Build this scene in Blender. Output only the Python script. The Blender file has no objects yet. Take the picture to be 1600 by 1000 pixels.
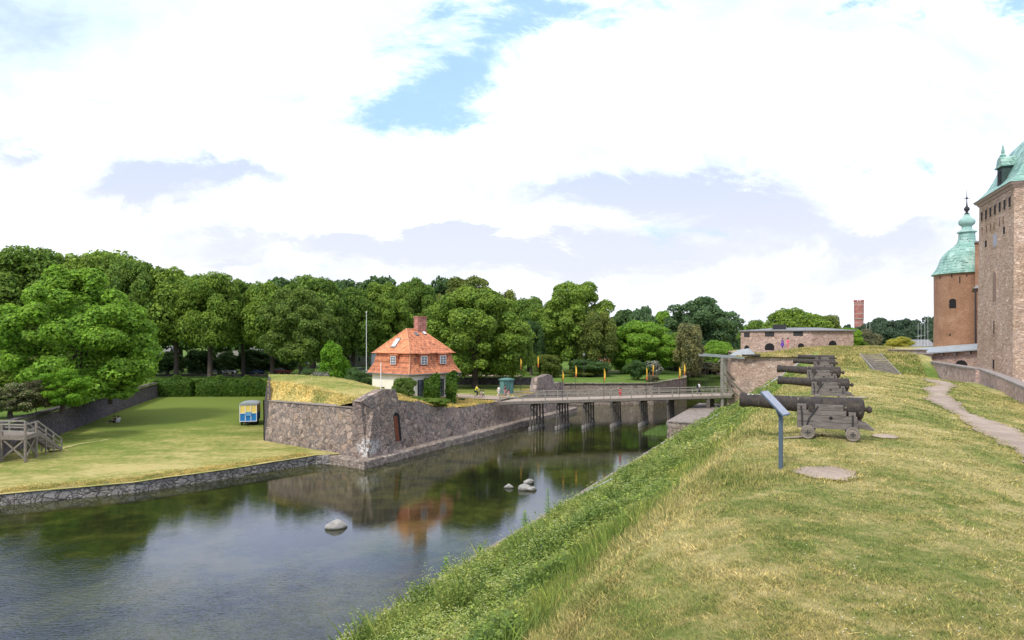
import bpy, bmesh, math, random
import numpy as np
from mathutils import Vector, Matrix, geometry
R = math.radians
rs = np.random.RandomState
sc = bpy.context.scene
COL = sc.collection
# ---------------------------------------------------------------- camera
H = 12.0; F = 1042.0; HZ = 530.0           # eye height over the water, focal length and horizon in photo pixels
cd = bpy.data.cameras.new('camera'); cam = bpy.data.objects.new('camera', cd); COL.objects.link(cam)
cd.sensor_width = 36; cd.lens = F/1600*36; cd.shift_y = (HZ-500)/1600; cd.clip_end = 6000; cd.clip_start = 0.1
cam.location = (0, 0, H); cam.rotation_euler = (R(90), 0, 0); sc.camera = cam
sc.view_settings.view_transform = 'Standard'; sc.view_settings.look = 'None'
sc.view_settings.exposure = 0.18; sc.view_settings.gamma = 1
try:
    sc.cycles.max_bounces = 6; sc.cycles.diffuse_bounces = 3; sc.cycles.transparent_max_bounces = 8
    sc.cycles.caustics_reflective = False; sc.cycles.caustics_refractive = False
except Exception: pass
SUN_EL, SUN_AZ = R(48), R(215)             # azimuth clockwise from +Y: behind the camera, to the left
# ---------------------------------------------------------------- node helpers
class G:
    def __init__(s, nt): s.nt = nt
    def n(s, t, **kw):
        nd = s.nt.nodes.new(t)
        for k, v in kw.items():
            if k.startswith('i_'):
                nd.inputs[int(k[2:])].default_value = v
            else: setattr(nd, k, v)
        return nd
    def put(s, sock, v):
        if isinstance(v, bpy.types.NodeSocket): s.nt.links.new(v, sock)
        elif v is not None:
            if isinstance(v, (tuple, list)) and len(v) == 3 and sock.type == 'RGBA': v = (*v, 1)
            sock.default_value = v
    def m(s, op, a, b=None, c=None, clamp=False):
        nd = s.n('ShaderNodeMath', operation=op, use_clamp=clamp)
        s.put(nd.inputs[0], a); s.put(nd.inputs[1], b); s.put(nd.inputs[2], c)
        return nd.outputs[0]
    def pos(s): return s.n('ShaderNodeNewGeometry').outputs['Position']
    def isl(s): return s.n('ShaderNodeNewGeometry').outputs['Random Per Island']
    def obj(s): return s.n('ShaderNodeTexCoord').outputs['Object']
    def scale(s, v, k):
        nd = s.n('ShaderNodeVectorMath', operation='MULTIPLY'); s.put(nd.inputs[0], v); s.put(nd.inputs[1], k); return nd.outputs[0]
    def add(s, a, b):
        nd = s.n('ShaderNodeVectorMath', operation='ADD'); s.put(nd.inputs[0], a); s.put(nd.inputs[1], b); return nd.outputs[0]
    def noise(s, v, sc_, det=3, ro=.55, dist=0, col=False):
        nd = s.n('ShaderNodeTexNoise'); s.put(nd.inputs['Vector'], v)
        nd.inputs['Scale'].default_value = sc_; nd.inputs['Detail'].default_value = det
        nd.inputs['Roughness'].default_value = ro; nd.inputs['Distortion'].default_value = dist
        return nd.outputs['Color' if col else 'Fac']
    def vor(s, v, sc_, feat='F1', rnd=1.0):
        nd = s.n('ShaderNodeTexVoronoi', feature=feat); s.put(nd.inputs['Vector'], v)
        nd.inputs['Scale'].default_value = sc_; nd.inputs['Randomness'].default_value = rnd
        return nd
    def ramp(s, fac, stops):
        nd = s.n('ShaderNodeValToRGB'); s.put(nd.inputs[0], fac); cr = nd.color_ramp
        while len(cr.elements) < len(stops): cr.elements.new(.5)
        for e, (p, c) in zip(cr.elements, stops):
            e.position = p; e.color = (*c, 1) if isinstance(c, (tuple, list)) else (c, c, c, 1)
        return nd.outputs[0]
    def mix(s, f, a, b, mode='MIX'):
        nd = s.n('ShaderNodeMix', data_type='RGBA', blend_type=mode)
        s.put(nd.inputs['Factor'], f); s.put(nd.inputs[6], a); s.put(nd.inputs[7], b); return nd.outputs[2]
    def sep(s, v):
        nd = s.n('ShaderNodeSeparateXYZ'); s.put(nd.inputs[0], v); return nd.outputs
    def comb(s, x, y, z):
        nd = s.n('ShaderNodeCombineXYZ'); s.put(nd.inputs[0], x); s.put(nd.inputs[1], y); s.put(nd.inputs[2], z); return nd.outputs[0]
    def ss(s, v, a, b):
        nd = s.n('ShaderNodeMapRange', interpolation_type='SMOOTHSTEP'); s.put(nd.inputs[0], v)
        nd.inputs[1].default_value = a; nd.inputs[2].default_value = b; return nd.outputs[0]
    def bump(s, h, st=.5, d=.05):
        nd = s.n('ShaderNodeBump'); s.put(nd.inputs['Height'], h)
        nd.inputs['Strength'].default_value = st; nd.inputs['Distance'].default_value = d; return nd.outputs[0]
def mat(name, fn, rough=.85, spec=.3, metal=0):
    m = bpy.data.materials.new(name); m.use_nodes = True; g = G(m.node_tree)
    b = m.node_tree.nodes['Principled BSDF']
    b.inputs['Roughness'].default_value = rough; b.inputs['Specular IOR Level'].default_value = spec; b.inputs['Metallic'].default_value = metal
    r = fn(g, b); c, nrm = r if isinstance(r, tuple) and len(r) == 2 else (r, None)
    if c is not None: g.put(b.inputs['Base Color'], c)
    if nrm is not None: g.put(b.inputs['Normal'], nrm)
    return m
# ---------------------------------------------------------------- sky
w = bpy.data.worlds.new('World'); sc.world = w; w.use_nodes = True
g = G(w.node_tree); bg = w.node_tree.nodes['Background']
sky = g.n('ShaderNodeTexSky', sky_type='NISHITA', sun_disc=False)
sky.sun_elevation = SUN_EL; sky.sun_rotation = SUN_AZ; sky.air_density = 1.2; sky.dust_density = .8
d3 = g.n('ShaderNodeTexCoord').outputs['Generated']
wv = g.n('ShaderNodeVectorMath', operation='SCALE'); 
x, y, z = g.sep(d3)
ya = g.m('MAXIMUM', g.m('ABSOLUTE', y), .12)
a0 = g.m('DIVIDE', x, ya); b0 = g.m('DIVIDE', z, ya)
p2 = g.comb(a0, g.m('MULTIPLY', b0, 1.9), y)
wn = g.sep(g.noise(p2, 4.5, 8, .68, .4, True)); wf = g.noise(p2, 6.5, 10, .70, .5)
wn2 = g.noise(g.add(p2, (3.1, 7.7, 1.3)), 2.6, 7, .6, .3)
a1 = g.m('ADD', a0, g.m('MULTIPLY', g.m('SUBTRACT', wn[0], .5), .30))
b1 = g.m('ADD', b0, g.m('MULTIPLY', g.m('SUBTRACT', wn[1], .5), .20))
def blobs(L):
    tot = None
    for (px, py, rx, ry, wt) in L:
        ca, cb = (px-800)/F, (HZ-py)/F
        da = g.m('DIVIDE', g.m('SUBTRACT', a1, ca), rx/F); db = g.m('DIVIDE', g.m('SUBTRACT', b1, cb), ry/F)
        e = g.m('MULTIPLY', g.m('EXPONENT', g.m('MULTIPLY', g.m('ADD', g.m('MULTIPLY', da, da), g.m('MULTIPLY', db, db)), -1)), wt)
        tot = e if tot is None else g.m('ADD', tot, e)
    return tot
blue = blobs([(585,185,50,40,.7),(635,170,70,60,1.15),(700,115,75,45,1.1),(780,62,70,36,.95),(870,18,120,34,1.2),(590,75,60,24,.45),(740,190,70,14,.5),(1400,255,130,20,.6),
              (1312,10,45,14,.9),(1595,12,45,22,1.1),(1428,14,22,9,.7),(487,82,22,14,.6),(300,345,20,8,.4),(1350,275,40,16,.4)])
grey = blobs([(800,410,420,36,.55),(1080,330,230,60,.45),(300,290,190,55,.4),(120,360,200,20,.35),(1230,400,260,30,.4),(220,300,95,42,1.1),(370,272,80,18,.7),(30,50,120,55,.55),(5,250,45,20,.7),(620,378,220,20,.9),(860,392,220,30,.9),
              (960,295,190,22,.9),(1100,300,120,40,.7),(1190,345,90,40,.8),(1330,378,120,28,.7),(350,408,60,9,.6),(800,450,900,26,.45),
              (1450,430,200,60,.35),(200,385,260,16,.3)])
bm = g.ss(g.m('ADD', blue, g.m('MULTIPLY', g.m('SUBTRACT', wf, .5), 3.4)), .30, 1.25)
gm = g.ss(g.m('ADD', grey, g.m('MULTIPLY', g.m('SUBTRACT', wn2, .5), 2.7)), -.15, 1.05)
cl = g.mix(g.m('MULTIPLY', gm, .92), (12.6, 12.8, 13.6), (6.6, 7.0, 8.2))
lo = g.ss(b0, .28, .0)                      # thin overcast thickens and dims a little towards the horizon
cl = g.mix(g.m('MULTIPLY', lo, .5), cl, (8.4, 8.7, 10.0))
hi = g.ss(z, .12, .36)                    # towards the zenith the bright cover turns bluish
cl = g.mix(g.m('MULTIPLY', hi, 1.0), cl, g.mix(1, cl, (.76, .90, 1.30), 'MULTIPLY'))
ov = g.ss(z, .46, .62)                     # overhead the cover is a darker blue-grey
cl = g.mix(g.m('MULTIPLY', ov, .8), cl, (10.4, 10.2, 9.8))
skc = g.mix(.62, sky.outputs[0], (5.2, 8.6, 11.2))
fin = g.mix(g.m('MULTIPLY', bm, .9), cl, skc)
g.put(bg.inputs['Color'], fin); bg.inputs['Strength'].default_value = .1
sd = bpy.data.lights.new('sun', 'SUN'); sun = bpy.data.objects.new('sun', sd); COL.objects.link(sun)
sd.energy = 2.6; sd.angle = R(11); sd.color = (1, .96, .88)
sdir = Vector((math.sin(SUN_AZ)*math.cos(SUN_EL), math.cos(SUN_AZ)*math.cos(SUN_EL), math.sin(SUN_EL)))
sun.rotation_euler = sdir.to_track_quat('Z', 'Y').to_euler(); sun.location = (0, 0, 80)
# ---------------------------------------------------------------- object helpers
def tag(o, label=None, cat=None, group=None, kind=None):
    if label: o['label'] = label
    if cat: o['category'] = cat
    if group: o['group'] = group
    if kind: o['kind'] = kind
    return o
def thing(name, label, cat, loc=(0, 0, 0), rz=0, group=None):
    o = bpy.data.objects.new(name, None); COL.objects.link(o); o.empty_display_size = .3
    o.location = loc; o.rotation_euler = (0, 0, rz); return tag(o, label, cat, group)
def root_of(o):
    v = Vector((0, 0, 0))
    while o is not None: v = v+Vector(o.location); o = o.parent
    return v
class MB:
    """collects shapes; build() links them as ONE mesh object"""
    def __init__(s, rel=None): s.v = []; s.f = []; s.rel = Vector(rel) if rel is not None else None
    def poly(s, pts):
        i = len(s.v); s.v += [tuple(p) for p in pts]; s.f.append(tuple(range(i, i+len(pts))))
    def hull(s, bot, top):       # two rings joined
        i = len(s.v); n = len(bot); s.v += [tuple(p) for p in bot]+[tuple(p) for p in top]
        s.f.append(tuple(range(i+n-1, i-1, -1))); s.f.append(tuple(range(i+n, i+2*n)))
        for k in range(n): s.f.append((i+k, i+(k+1) % n, i+n+(k+1) % n, i+n+k))
    def box(s, c, d, rz=0, tilt=None):
        hx, hy, hz = d[0]/2, d[1]/2, d[2]/2; M = Matrix.Rotation(rz, 3, 'Z')
        if tilt is not None: M = M @ tilt
        p = lambda a, b, e: tuple(Vector(c)+M @ Vector((a, b, e)))
        s.hull([p(-hx, -hy, -hz), p(hx, -hy, -hz), p(hx, hy, -hz), p(-hx, hy, -hz)], [p(-hx, -hy, hz), p(hx, -hy, hz), p(hx, hy, hz), p(-hx, hy, hz)])
    def bar(s, a, b, w, h=None, up=(0, 0, 1)):
        a, b = Vector(a), Vector(b); h = h or w; d = (b-a).normalized(); u = Vector(up)
        if abs(d.dot(u)) > .98: u = Vector((0, 1, 0))
        x = d.cross(u).normalized(); y = x.cross(d)
        r = lambda o: [tuple(o+x*sx*w/2+y*sy*h/2) for sx, sy in ((-1, -1), (1, -1), (1, 1), (-1, 1))]
        s.hull(r(a), r(b))
    def tube(s, pts, rad, n=8, cap=True):
        pts = [Vector(p) for p in pts]; rad = rad if isinstance(rad, (list, tuple)) else [rad]*len(pts)
        i0 = len(s.v)
        for k, p in enumerate(pts):
            d = (pts[min(k+1, len(pts)-1)]-pts[max(k-1, 0)]).normalized()
            u = Vector((0, 0, 1)) if abs(d.z) < .95 else Vector((1, 0, 0))
            x = d.cross(u).normalized(); y = x.cross(d)
            for j in range(n):
                t = 2*math.pi*j/n; s.v.append(tuple(p+(x*math.cos(t)+y*math.sin(t))*rad[k]))
        for k in range(len(pts)-1):
            for j in range(n):
                a, b = i0+k*n+j, i0+k*n+(j+1) % n; s.f.append((a, a+n, b+n, b))
        if cap:
            s.f.append(tuple(range(i0, i0+n))); e = i0+(len(pts)-1)*n; s.f.append(tuple(range(e+n-1, e-1, -1)))
    def lathe(s, c, prof, n=24, ax='z'):
        i0 = len(s.v); c = Vector(c)
        for (r, h) in prof:
            for j in range(n):
                t = 2*math.pi*j/n; q = (r*math.cos(t), r*math.sin(t), h)
                if ax == 'x': q = (h, r*math.cos(t), r*math.sin(t))
                if ax == 'y': q = (r*math.sin(t), h, r*math.cos(t))
                s.v.append(tuple(c+Vector(q)))
        for k in range(len(prof)-1):
            for j in range(n):
                a, b = i0+k*n+j, i0+k*n+(j+1) % n; s.f.append((a, b, b+n, a+n))
        s.f.append(tuple(range(i0+n-1, i0-1, -1))); e = i0+(len(prof)-1)*n; s.f.append(tuple(range(e, e+n)))
    def build(s, name, m, parent=None, smooth=False, bevel=0, loc=None):
        me = bpy.data.meshes.new(name); off = Vector((0, 0, 0))
        if s.rel is not None: off = s.rel
        me.from_pydata([tuple(Vector(v)-off) for v in s.v], [], s.f); me.validate(); me.update()
        b = bmesh.new(); b.from_mesh(me); bmesh.ops.recalc_face_normals(b, faces=b.faces); b.to_mesh(me); b.free()
        me.materials.append(m)
        o = bpy.data.objects.new(name, me); COL.objects.link(o)
        if smooth:
            me.polygons.foreach_set('use_smooth', [True]*len(me.polygons))
            try: me.set_sharp_from_angle(angle=R(40))
            except Exception: pass
        if bevel:
            md = o.modifiers.new('bevel', 'BEVEL'); md.width = bevel; md.segments = 2; md.limit_method = 'ANGLE'
        if parent is not None: o.parent = parent
        if loc is not None: o.location = loc
        elif s.rel is not None and parent is None: o.location = s.rel
        return o
def npmesh(name, V, Fa, m, parent=None, smooth=False):
    """V (n,3) and Fa (k,3|4) arrays to one mesh object"""
    me = bpy.data.meshes.new(name); k = Fa.shape[1]
    me.vertices.add(len(V)); me.vertices.foreach_set('co', V.astype(np.float32).ravel())
    me.loops.add(Fa.size); me.loops.foreach_set('vertex_index', Fa.astype(np.int32).ravel())
    me.polygons.add(len(Fa)); me.polygons.foreach_set('loop_start', np.arange(0, Fa.size, k, dtype=np.int32))
    me.polygons.foreach_set('loop_total', np.full(len(Fa), k, dtype=np.int32))
    if smooth: me.polygons.foreach_set('use_smooth', np.ones(len(Fa), dtype=bool))
    me.update(calc_edges=True); me.validate(); me.materials.append(m)
    o = bpy.data.objects.new(name, me); COL.objects.link(o)
    if parent is not None: o.parent = parent
    return o
def at(px, Y, z=None, py=None):     # a place in the world from a photo column and a distance
    X = (px-800)/F*Y
    if z is None: z = H-(py-HZ)*Y/F
    return Vector((X, Y, z))
def copy_tree(o, parent=None):
    c = o.copy(); COL.objects.link(c)
    if parent is not None: c.parent = parent
    for ch in [q for q in bpy.data.objects if q.parent == o]: copy_tree(ch, c)
    return c
# ---------------------------------------------------------------- materials
def lin(r, g_, b): 
    f = lambda c: (c/255/12.92 if c/255 <= .04045 else ((c/255+.055)/1.055)**2.4)
    return (f(r), f(g_), f(b))
def stone_fn(scale, cols, mortar, zs=1.25, bs=.6, edge=.045, stain=.5):
    def fn(g, b):
        p = g.scale(g.pos(), (1, 1, zs)); p = g.add(p, g.scale(g.noise(p, 1.7, 2, .5, 0, True), (.55, .55, .55)))
        v = g.vor(p, scale); cc = g.sep(v.outputs['Color'])[0]
        e = g.vor(p, scale, 'DISTANCE_TO_EDGE').outputs['Distance']
        v2 = g.vor(g.add(p, (5.3, 2.1, 7.7)), scale*1.9); pick = g.ss(g.noise(g.pos(), .9, 2, .5), .47, .53)
        cc = g.m('ADD', g.m('MULTIPLY', cc, g.m('SUBTRACT', 1, pick)), g.m('MULTIPLY', g.sep(v2.outputs['Color'])[1], pick))
        e2 = g.vor(g.add(p, (5.3, 2.1, 7.7)), scale*1.9, 'DISTANCE_TO_EDGE').outputs['Distance']
        e = g.m('ADD', g.m('MULTIPLY', e, g.m('SUBTRACT', 1, pick)), g.m('MULTIPLY', e2, pick))
        c = g.ramp(cc, [(i/(len(cols)-1), q) for i, q in enumerate(cols)])
        c = g.mix(.6, c, g.ramp(g.noise(g.pos(), 4.5, 5, .7), [(.32, (.5, .5, .5)), (.68, (1.5, 1.45, 1.38))]), 'MULTIPLY')
        em = g.ss(e, edge*.25, edge)
        c = g.mix(g.m('ADD', g.m('MULTIPLY', em, .85), .15), mortar, c)
        big = g.ss(g.noise(g.pos(), .22, 4, .6), .35, .7)
        c = g.mix(g.m('MULTIPLY', big, stain), c, g.mix(1, c, (.75, .72, .6), 'MULTIPLY'))
        h = g.m('ADD', g.m('MULTIPLY', g.ss(e, 0, edge*2.5), 1), g.m('MULTIPLY', g.noise(g.pos(), 7, 4, .7), .6))
        return c, g.bump(h, bs, .08)
    return fn
M = {}
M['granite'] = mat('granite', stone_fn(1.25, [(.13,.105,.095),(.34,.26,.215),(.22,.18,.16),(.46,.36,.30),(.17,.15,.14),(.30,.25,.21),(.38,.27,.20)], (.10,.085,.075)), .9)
def corner_splash(m):
    g = G(m.node_tree); bs = m.node_tree.nodes['Principled BSDF']; src = bs.inputs['Base Color'].links[0].from_socket
    p = g.pos(); x, y, z = g.sep(p); f = None
    for c_, v_, w_ in ((-13.9, x, 1.2), (1.7, z, 1.1)):
        q_ = g.m('DIVIDE', g.m('SUBTRACT', v_, c_), w_); q_ = g.m('MULTIPLY', q_, q_); f = q_ if f is None else g.m('ADD', f, q_)
    k = g.m('MULTIPLY', g.ss(f, 1.0, .2), g.ss(g.noise(p, 3.2, 5, .75), .47, .53)); g.put(bs.inputs['Base Color'], g.mix(k, src, (.62, .60, .56)))
corner_splash(M['granite'])
M['granite_small'] = mat('granite_small', stone_fn(1.6, [(.16,.13,.11),(.36,.29,.24),(.24,.20,.17),(.42,.35,.29),(.20,.17,.15)], (.10,.085,.075)), .9)
M['grey_stone'] = mat('grey_stone', stone_fn(1.4, [(.19,.18,.17),(.31,.29,.27),(.24,.23,.22),(.38,.36,.33),(.15,.14,.13)], (.04,.036,.03), 1.4, .9, .06), .9)
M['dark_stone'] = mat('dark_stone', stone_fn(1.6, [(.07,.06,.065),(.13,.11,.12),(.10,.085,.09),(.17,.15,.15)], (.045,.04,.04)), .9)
M['pink_stone'] = mat('pink_stone', stone_fn(2.2, [(.30,.19,.15),(.52,.38,.31),(.40,.28,.23),(.60,.46,.39),(.34,.23,.19)], (.33,.26,.22), 1.6, .5), .9)
M['keep_stone'] = mat('keep_stone', stone_fn(2.0, [(.39,.265,.195),(.62,.46,.35),(.50,.35,.26),(.70,.56,.44),(.45,.33,.25)], (.56,.44,.34), 2.8, .9, .05, .8), .92)
def ochre(g, b):
    p = g.pos(); c = g.ramp(g.noise(p, .5, 6, .62), [(.3, (.26,.145,.088)), (.55, (.345,.20,.125)), (.75, (.41,.26,.17))])
    c = g.mix(g.ss(g.noise(g.scale(p, (1, 1, .2)), 1.5, 4, .6), .55, .75), c, (.27,.14,.085))
    c = g.mix(.55, c, g.ramp(g.noise(g.scale(p, (1.2, 1.2, 6)), 2.2, 6, .8), [(.36, (.45,.42,.4)), (.64, (1.55,1.5,1.45))]), 'MULTIPLY')
    return c, g.bump(g.noise(g.scale(p, (1.5, 1.5, 5)), 2.5, 6, .7), .8, .10)
M['ochre'] = mat('ochre_plaster', ochre, .95)
def copper(g, b):
    p = g.pos(); c = g.ramp(g.noise(g.scale(p, (1, 1, .35)), 1.1, 6, .7), [(.3, (.13,.27,.22)), (.5, (.25,.42,.35)), (.68, (.42,.58,.50))])
    x, y, z = g.sep(p)
    br = g.n('ShaderNodeTexBrick'); g.put(br.inputs['Vector'], g.comb(g.m('ADD', x, y), z, 0)); br.inputs['Scale'].default_value = 1.0
    br.inputs['Mortar Size'].default_value = .035; br.inputs['Brick Width'].default_value = .7; br.inputs['Row Height'].default_value = .42
    c = g.mix(g.m('MULTIPLY', br.outputs['Fac'], g.ss(g.noise(p, 1.2, 3), .4, .6)), c, (.05,.10,.08))
    return c, g.bump(br.outputs['Fac'], -.3, .03)
M['copper'] = mat('verdigris_copper', copper, .6)
M['copper_plain'] = mat('pale_verdigris', lambda g, b: g.ramp(g.noise(g.pos(), 1.5, 5, .6), [(.3, (.18,.34,.29)), (.7, (.40,.56,.49))]), .55)
def plain(name, c, var=.15, rough=.8, sc_=3, bs=.2, metal=0, spec=.3):
    c2 = tuple(max(0, q*(1-var)) for q in c); c3 = tuple(q*(1+var) for q in c)
    return mat(name, lambda g, b: (g.ramp(g.noise(g.pos(), sc_, 5, .65), [(.3, c2), (.7, c3)]), g.bump(g.noise(g.pos(), sc_*6, 4), bs, .02)), rough, spec, metal)
M['slate'] = plain('grey_metal_roof', (.21,.21,.205), .25, .6, 1)
M['light_slate'] = plain('pale_metal_roof', (.29,.31,.31), .15, .5, 1)
M['cream'] = plain('cream_render', (.86,.79,.64), .07, .9, 1)
M['white'] = plain('white_paint', (.78,.78,.76), .05, .5, 1)
M['black'] = plain('dark_iron', (.035,.034,.035), .3, .7, 5)
M['dark'] = plain('opening_shade', (.018,.016,.016), .3, .9, 5)  # near-black colour stands in for the shade inside openings and holes
M['sill'] = plain('sandstone_trim', (.38,.30,.25), .2, .9, 2)
M['coping'] = plain('stone_coping', (.25,.21,.18), .35, .9, 2, .5)
M['rust'] = plain('rusty_door', (.17,.05,.022), .4, .8, 4)
M['yellow'] = plain('yellow_paint', (.80,.60,.16), .06, .5, 1)
M['blue'] = plain('blue_paint', (.02,.19,.46), .1, .5, 1)
M['flag'] = mat('yellow_red_flag', lambda g, b: g.mix(g.ss(g.sep(g.obj())[2], .25, .45), (.75,.10,.03), (.85,.46,.02)), .7)
M['sign_grey'] = plain('slate_blue_steel', (.075,.11,.145), .1, .45, 3, .05)
M['teal'] = plain('weathered_copper_green', (.10,.21,.19), .3, .7, 3)
def wood(c, s=1.0):
    def fn(g, b):
        p = g.obj(); n1 = g.noise(g.scale(p, (1.2*s, 9*s, 9*s)), 2, 6, .7, .6); n2 = g.noise(g.scale(p, (4*s, 40*s, 40*s)), 1.5, 4, .7)
        c1 = tuple(q*.45 for q in c); c2 = tuple(q*1.35 for q in c)
        return g.mix(.4, g.ramp(n1, [(.3, c1), (.55, c), (.75, c2)]), g.mix(n2, (.3, .3, .3), (1.5, 1.5, 1.5)), 'MULTIPLY'), g.bump(g.m('ADD', n1, n2), .6, .02)
    return fn
M['old_oak'] = mat('weathered_oak', wood((.19,.165,.145)), .9)
M['grey_wood'] = mat('grey_wood', wood((.25,.215,.175), .6), .9)
M['pale_wood'] = mat('pale_grey_timber', wood((.31,.285,.235), .6), .9)
M['pile'] = mat('pile_timber', wood((.14,.12,.10), .6), .9)
M['deck'] = plain('bridge_deck_boards', (.36,.295,.235), .15, .9, 2)
M['concrete'] = plain('pile_cap_concrete', (.24,.22,.195), .25, .9, 3)
def iron(g, b):
    p = g.obj(); n = g.noise(p, 7, 8, .75); n2 = g.noise(p, 28, 5, .7)
    c = g.ramp(n, [(.28, (.018,.016,.015)), (.48, (.045,.038,.033)), (.62, (.075,.056,.045)), (.78, (.10,.095,.08))])
    sp = g.vor(p, 9).outputs['Distance']; spm = g.m('MULTIPLY', g.ss(sp, .17, .10), g.ss(g.noise(p, 2.2, 3), .50, .66))
    c = g.mix(g.m('MULTIPLY', spm, .85), c, (.42,.40,.30))
    c = g.mix(g.ss(g.noise(p, 3.1, 4, .7), .58, .72), c, (.10,.10,.055))
    return c, g.bump(g.m('ADD', n, g.m('MULTIPLY', n2, .8)), .7, .02)
M['iron'] = mat('rusted_cast_iron', iron, .75)
M['lichen'] = plain('lichen_spot', (.62,.60,.52), .3, .95, 18, .6)
def tiles(base, dirx, diry, dark):
    def fn(g, b):
        x, y, z = g.sep(g.pos()); u = g.m('ADD', g.m('MULTIPLY', x, dirx), g.m('MULTIPLY', y, diry))
        br = g.n('ShaderNodeTexBrick'); g.put(br.inputs['Vector'], g.comb(u, z, 0)); br.offset = 0
        br.inputs['Scale'].default_value = 1; br.inputs['Brick Width'].default_value = .24; br.inputs['Row Height'].default_value = .23; br.inputs['Mortar Size'].default_value = .022
        br.inputs['Color1'].default_value = (*[q*.78 for q in base], 1); br.inputs['Color2'].default_value = (*[min(1, q*1.22) for q in base], 1)
        br.inputs['Mortar'].default_value = (*[q*.5 for q in base], 1)
        c = g.mix(.5, br.outputs['Color'], g.ramp(g.noise(g.pos(), 2.2, 6, .7), [(.35, (.45,.38,.35)), (.62, (1.45,1.4,1.35))]), 'MULTIPLY')
        c = g.mix(g.m('MULTIPLY', g.ss(g.noise(g.pos(), 1.9, 8, .8), .53, .62), dark), c, (.12,.055,.04))
        return c, g.bump(br.outputs['Fac'], -.6, .05)
    return fn
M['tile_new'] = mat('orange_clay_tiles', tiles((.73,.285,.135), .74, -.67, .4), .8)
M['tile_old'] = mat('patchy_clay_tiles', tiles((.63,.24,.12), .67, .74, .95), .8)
M['brick'] = mat('red_brick', tiles((.48,.22,.17), 1, .3, .2), .9)
def tower_brick(g, b):
    x, y, z = g.sep(g.pos())
    c = g.ramp(g.noise(g.pos(), .3, 3), [(.3, (.30,.10,.09)), (.7, (.42,.17,.15))])
    band = g.ss(g.m('SINE', g.m('MULTIPLY', z, .75)), .8, .95)
    return g.mix(g.m('MULTIPLY', band, .35), c, (.6,.45,.42))
M['tower_brick'] = mat('banded_red_brick', tower_brick, .9)
M['glass'] = mat('window_glass', lambda g, b: (.16,.18,.21), .08, .8)
M['skin'] = mat('skin', lambda g, b: (.55,.34,.25), .6)
M['hair'] = mat('hair', lambda g, b: (.06,.035,.02), .7)
def cloth(name, c): 
    if name not in M: M[name] = mat(name, lambda g, b: c, .9)
    return M[name]
# grass: the patches of straw and green belong to the turf; blades standing on it share the same pattern
def grass_col(g, kind):
    p = g.pos()
    st = g.noise(g.scale(p, (.55, .22, .5)), .8, 6, .68, .4); sm = g.noise(p, 1.9, 6, .72); fine = g.noise(p, 11, 5, .8)
    f = g.m('ADD', g.m('MULTIPLY', st, .62), g.m('MULTIPLY', sm, .38))
    f = g.m('ADD', f, g.m('MULTIPLY', g.m('SUBTRACT', fine, .5), .30))
    if kind == "mown": return g.ramp(g.m("ADD", g.m("MULTIPLY", g.m("SUBTRACT", g.noise(p, 5, 4, .75), .5), .22), f), [(.35, (.115,.165,.033)), (.44, (.22,.24,.068)), (.515, (.36,.315,.12)), (.61, (.51,.43,.20))])
    if kind == 'lawn':
        e = g.noise(g.scale(p, (.16, .3, .5)), .9, 6, .65, .3); f2 = g.m('ADD', g.m('ADD', g.m('MULTIPLY', e, .58), g.m('MULTIPLY', sm, .42)), g.m('MULTIPLY', g.m('SUBTRACT', fine, .5), .25))
        yy = g.sep(p)[1]; xx = g.sep(p)[0]
        near = g.m('SUBTRACT', g.m('MULTIPLY', g.m('ADD', yy, g.m('MULTIPLY', xx, -.75)), .008), .62)   # drier turf along the water
        f2 = g.m('SUBTRACT', f2, g.m('MULTIPLY', near, .55)); f2 = g.m('ADD', g.m('MULTIPLY', g.m('SUBTRACT', f2, .45), 1.45), .46)
        return g.ramp(f2, [(.30, (.14,.185,.035)), (.40, (.225,.24,.060)), (.48, (.31,.29,.09)), (.58, (.44,.37,.15))])
    if kind == 'berm': return g.ramp(f, [(.34, (.20,.23,.06)), (.43, (.34,.31,.10)), (.50, (.50,.40,.14)), (.60, (.62,.49,.18))])
    if kind == 'bank': return g.ramp(f, [(.34, (.09,.155,.028)), (.48, (.15,.23,.042)), (.60, (.24,.29,.075)), (.72, (.36,.34,.13))])
    if kind == 'park': return g.ramp(f, [(.36, (.07,.13,.022)), (.55, (.12,.19,.035)), (.66, (.20,.23,.06))])
def grass_mat(name, kind):
    return mat(name, lambda g, b: (grass_col(g, kind), g.bump(g.noise(g.pos(), 22, 5, .8), .8, .05)), 1, .1)
for k in ('mown', 'lawn', 'berm', 'bank', 'park'): M['g_'+k] = grass_mat('turf_'+k, k)
def park_turf(g, b):
    x, y, z = g.sep(g.pos()); wv_ = g.m('MULTIPLY', g.m('SUBTRACT', g.noise(g.pos(), .7, 4, .6), .5), 1.6)
    d1 = g.m('ADD', g.m('ADD', g.m('MULTIPLY', g.m('ADD', x, 14.1), .61), g.m('MULTIPLY', g.m('SUBTRACT', y, 64.1), .792)), wv_)
    slope = g.m('MULTIPLY', g.ss(d1, 5.5, 1.2), g.ss(d1, -3, -1)); on = g.m('MULTIPLY', g.ss(y, 122, 118), g.ss(z, 3.2, 3.5)); on = g.m('MULTIPLY', on, g.ss(d1, -4, -2))
    c = g.mix(on, grass_col(g, 'park'), grass_col(g, 'lawn')); c = g.mix(g.m('MULTIPLY', slope, on), c, grass_col(g, 'berm'))
    return c, g.bump(g.noise(g.pos(), 22, 5, .8), .8, .05)
M['park_turf'] = mat('park_turf', park_turf, 1, .1)
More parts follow.
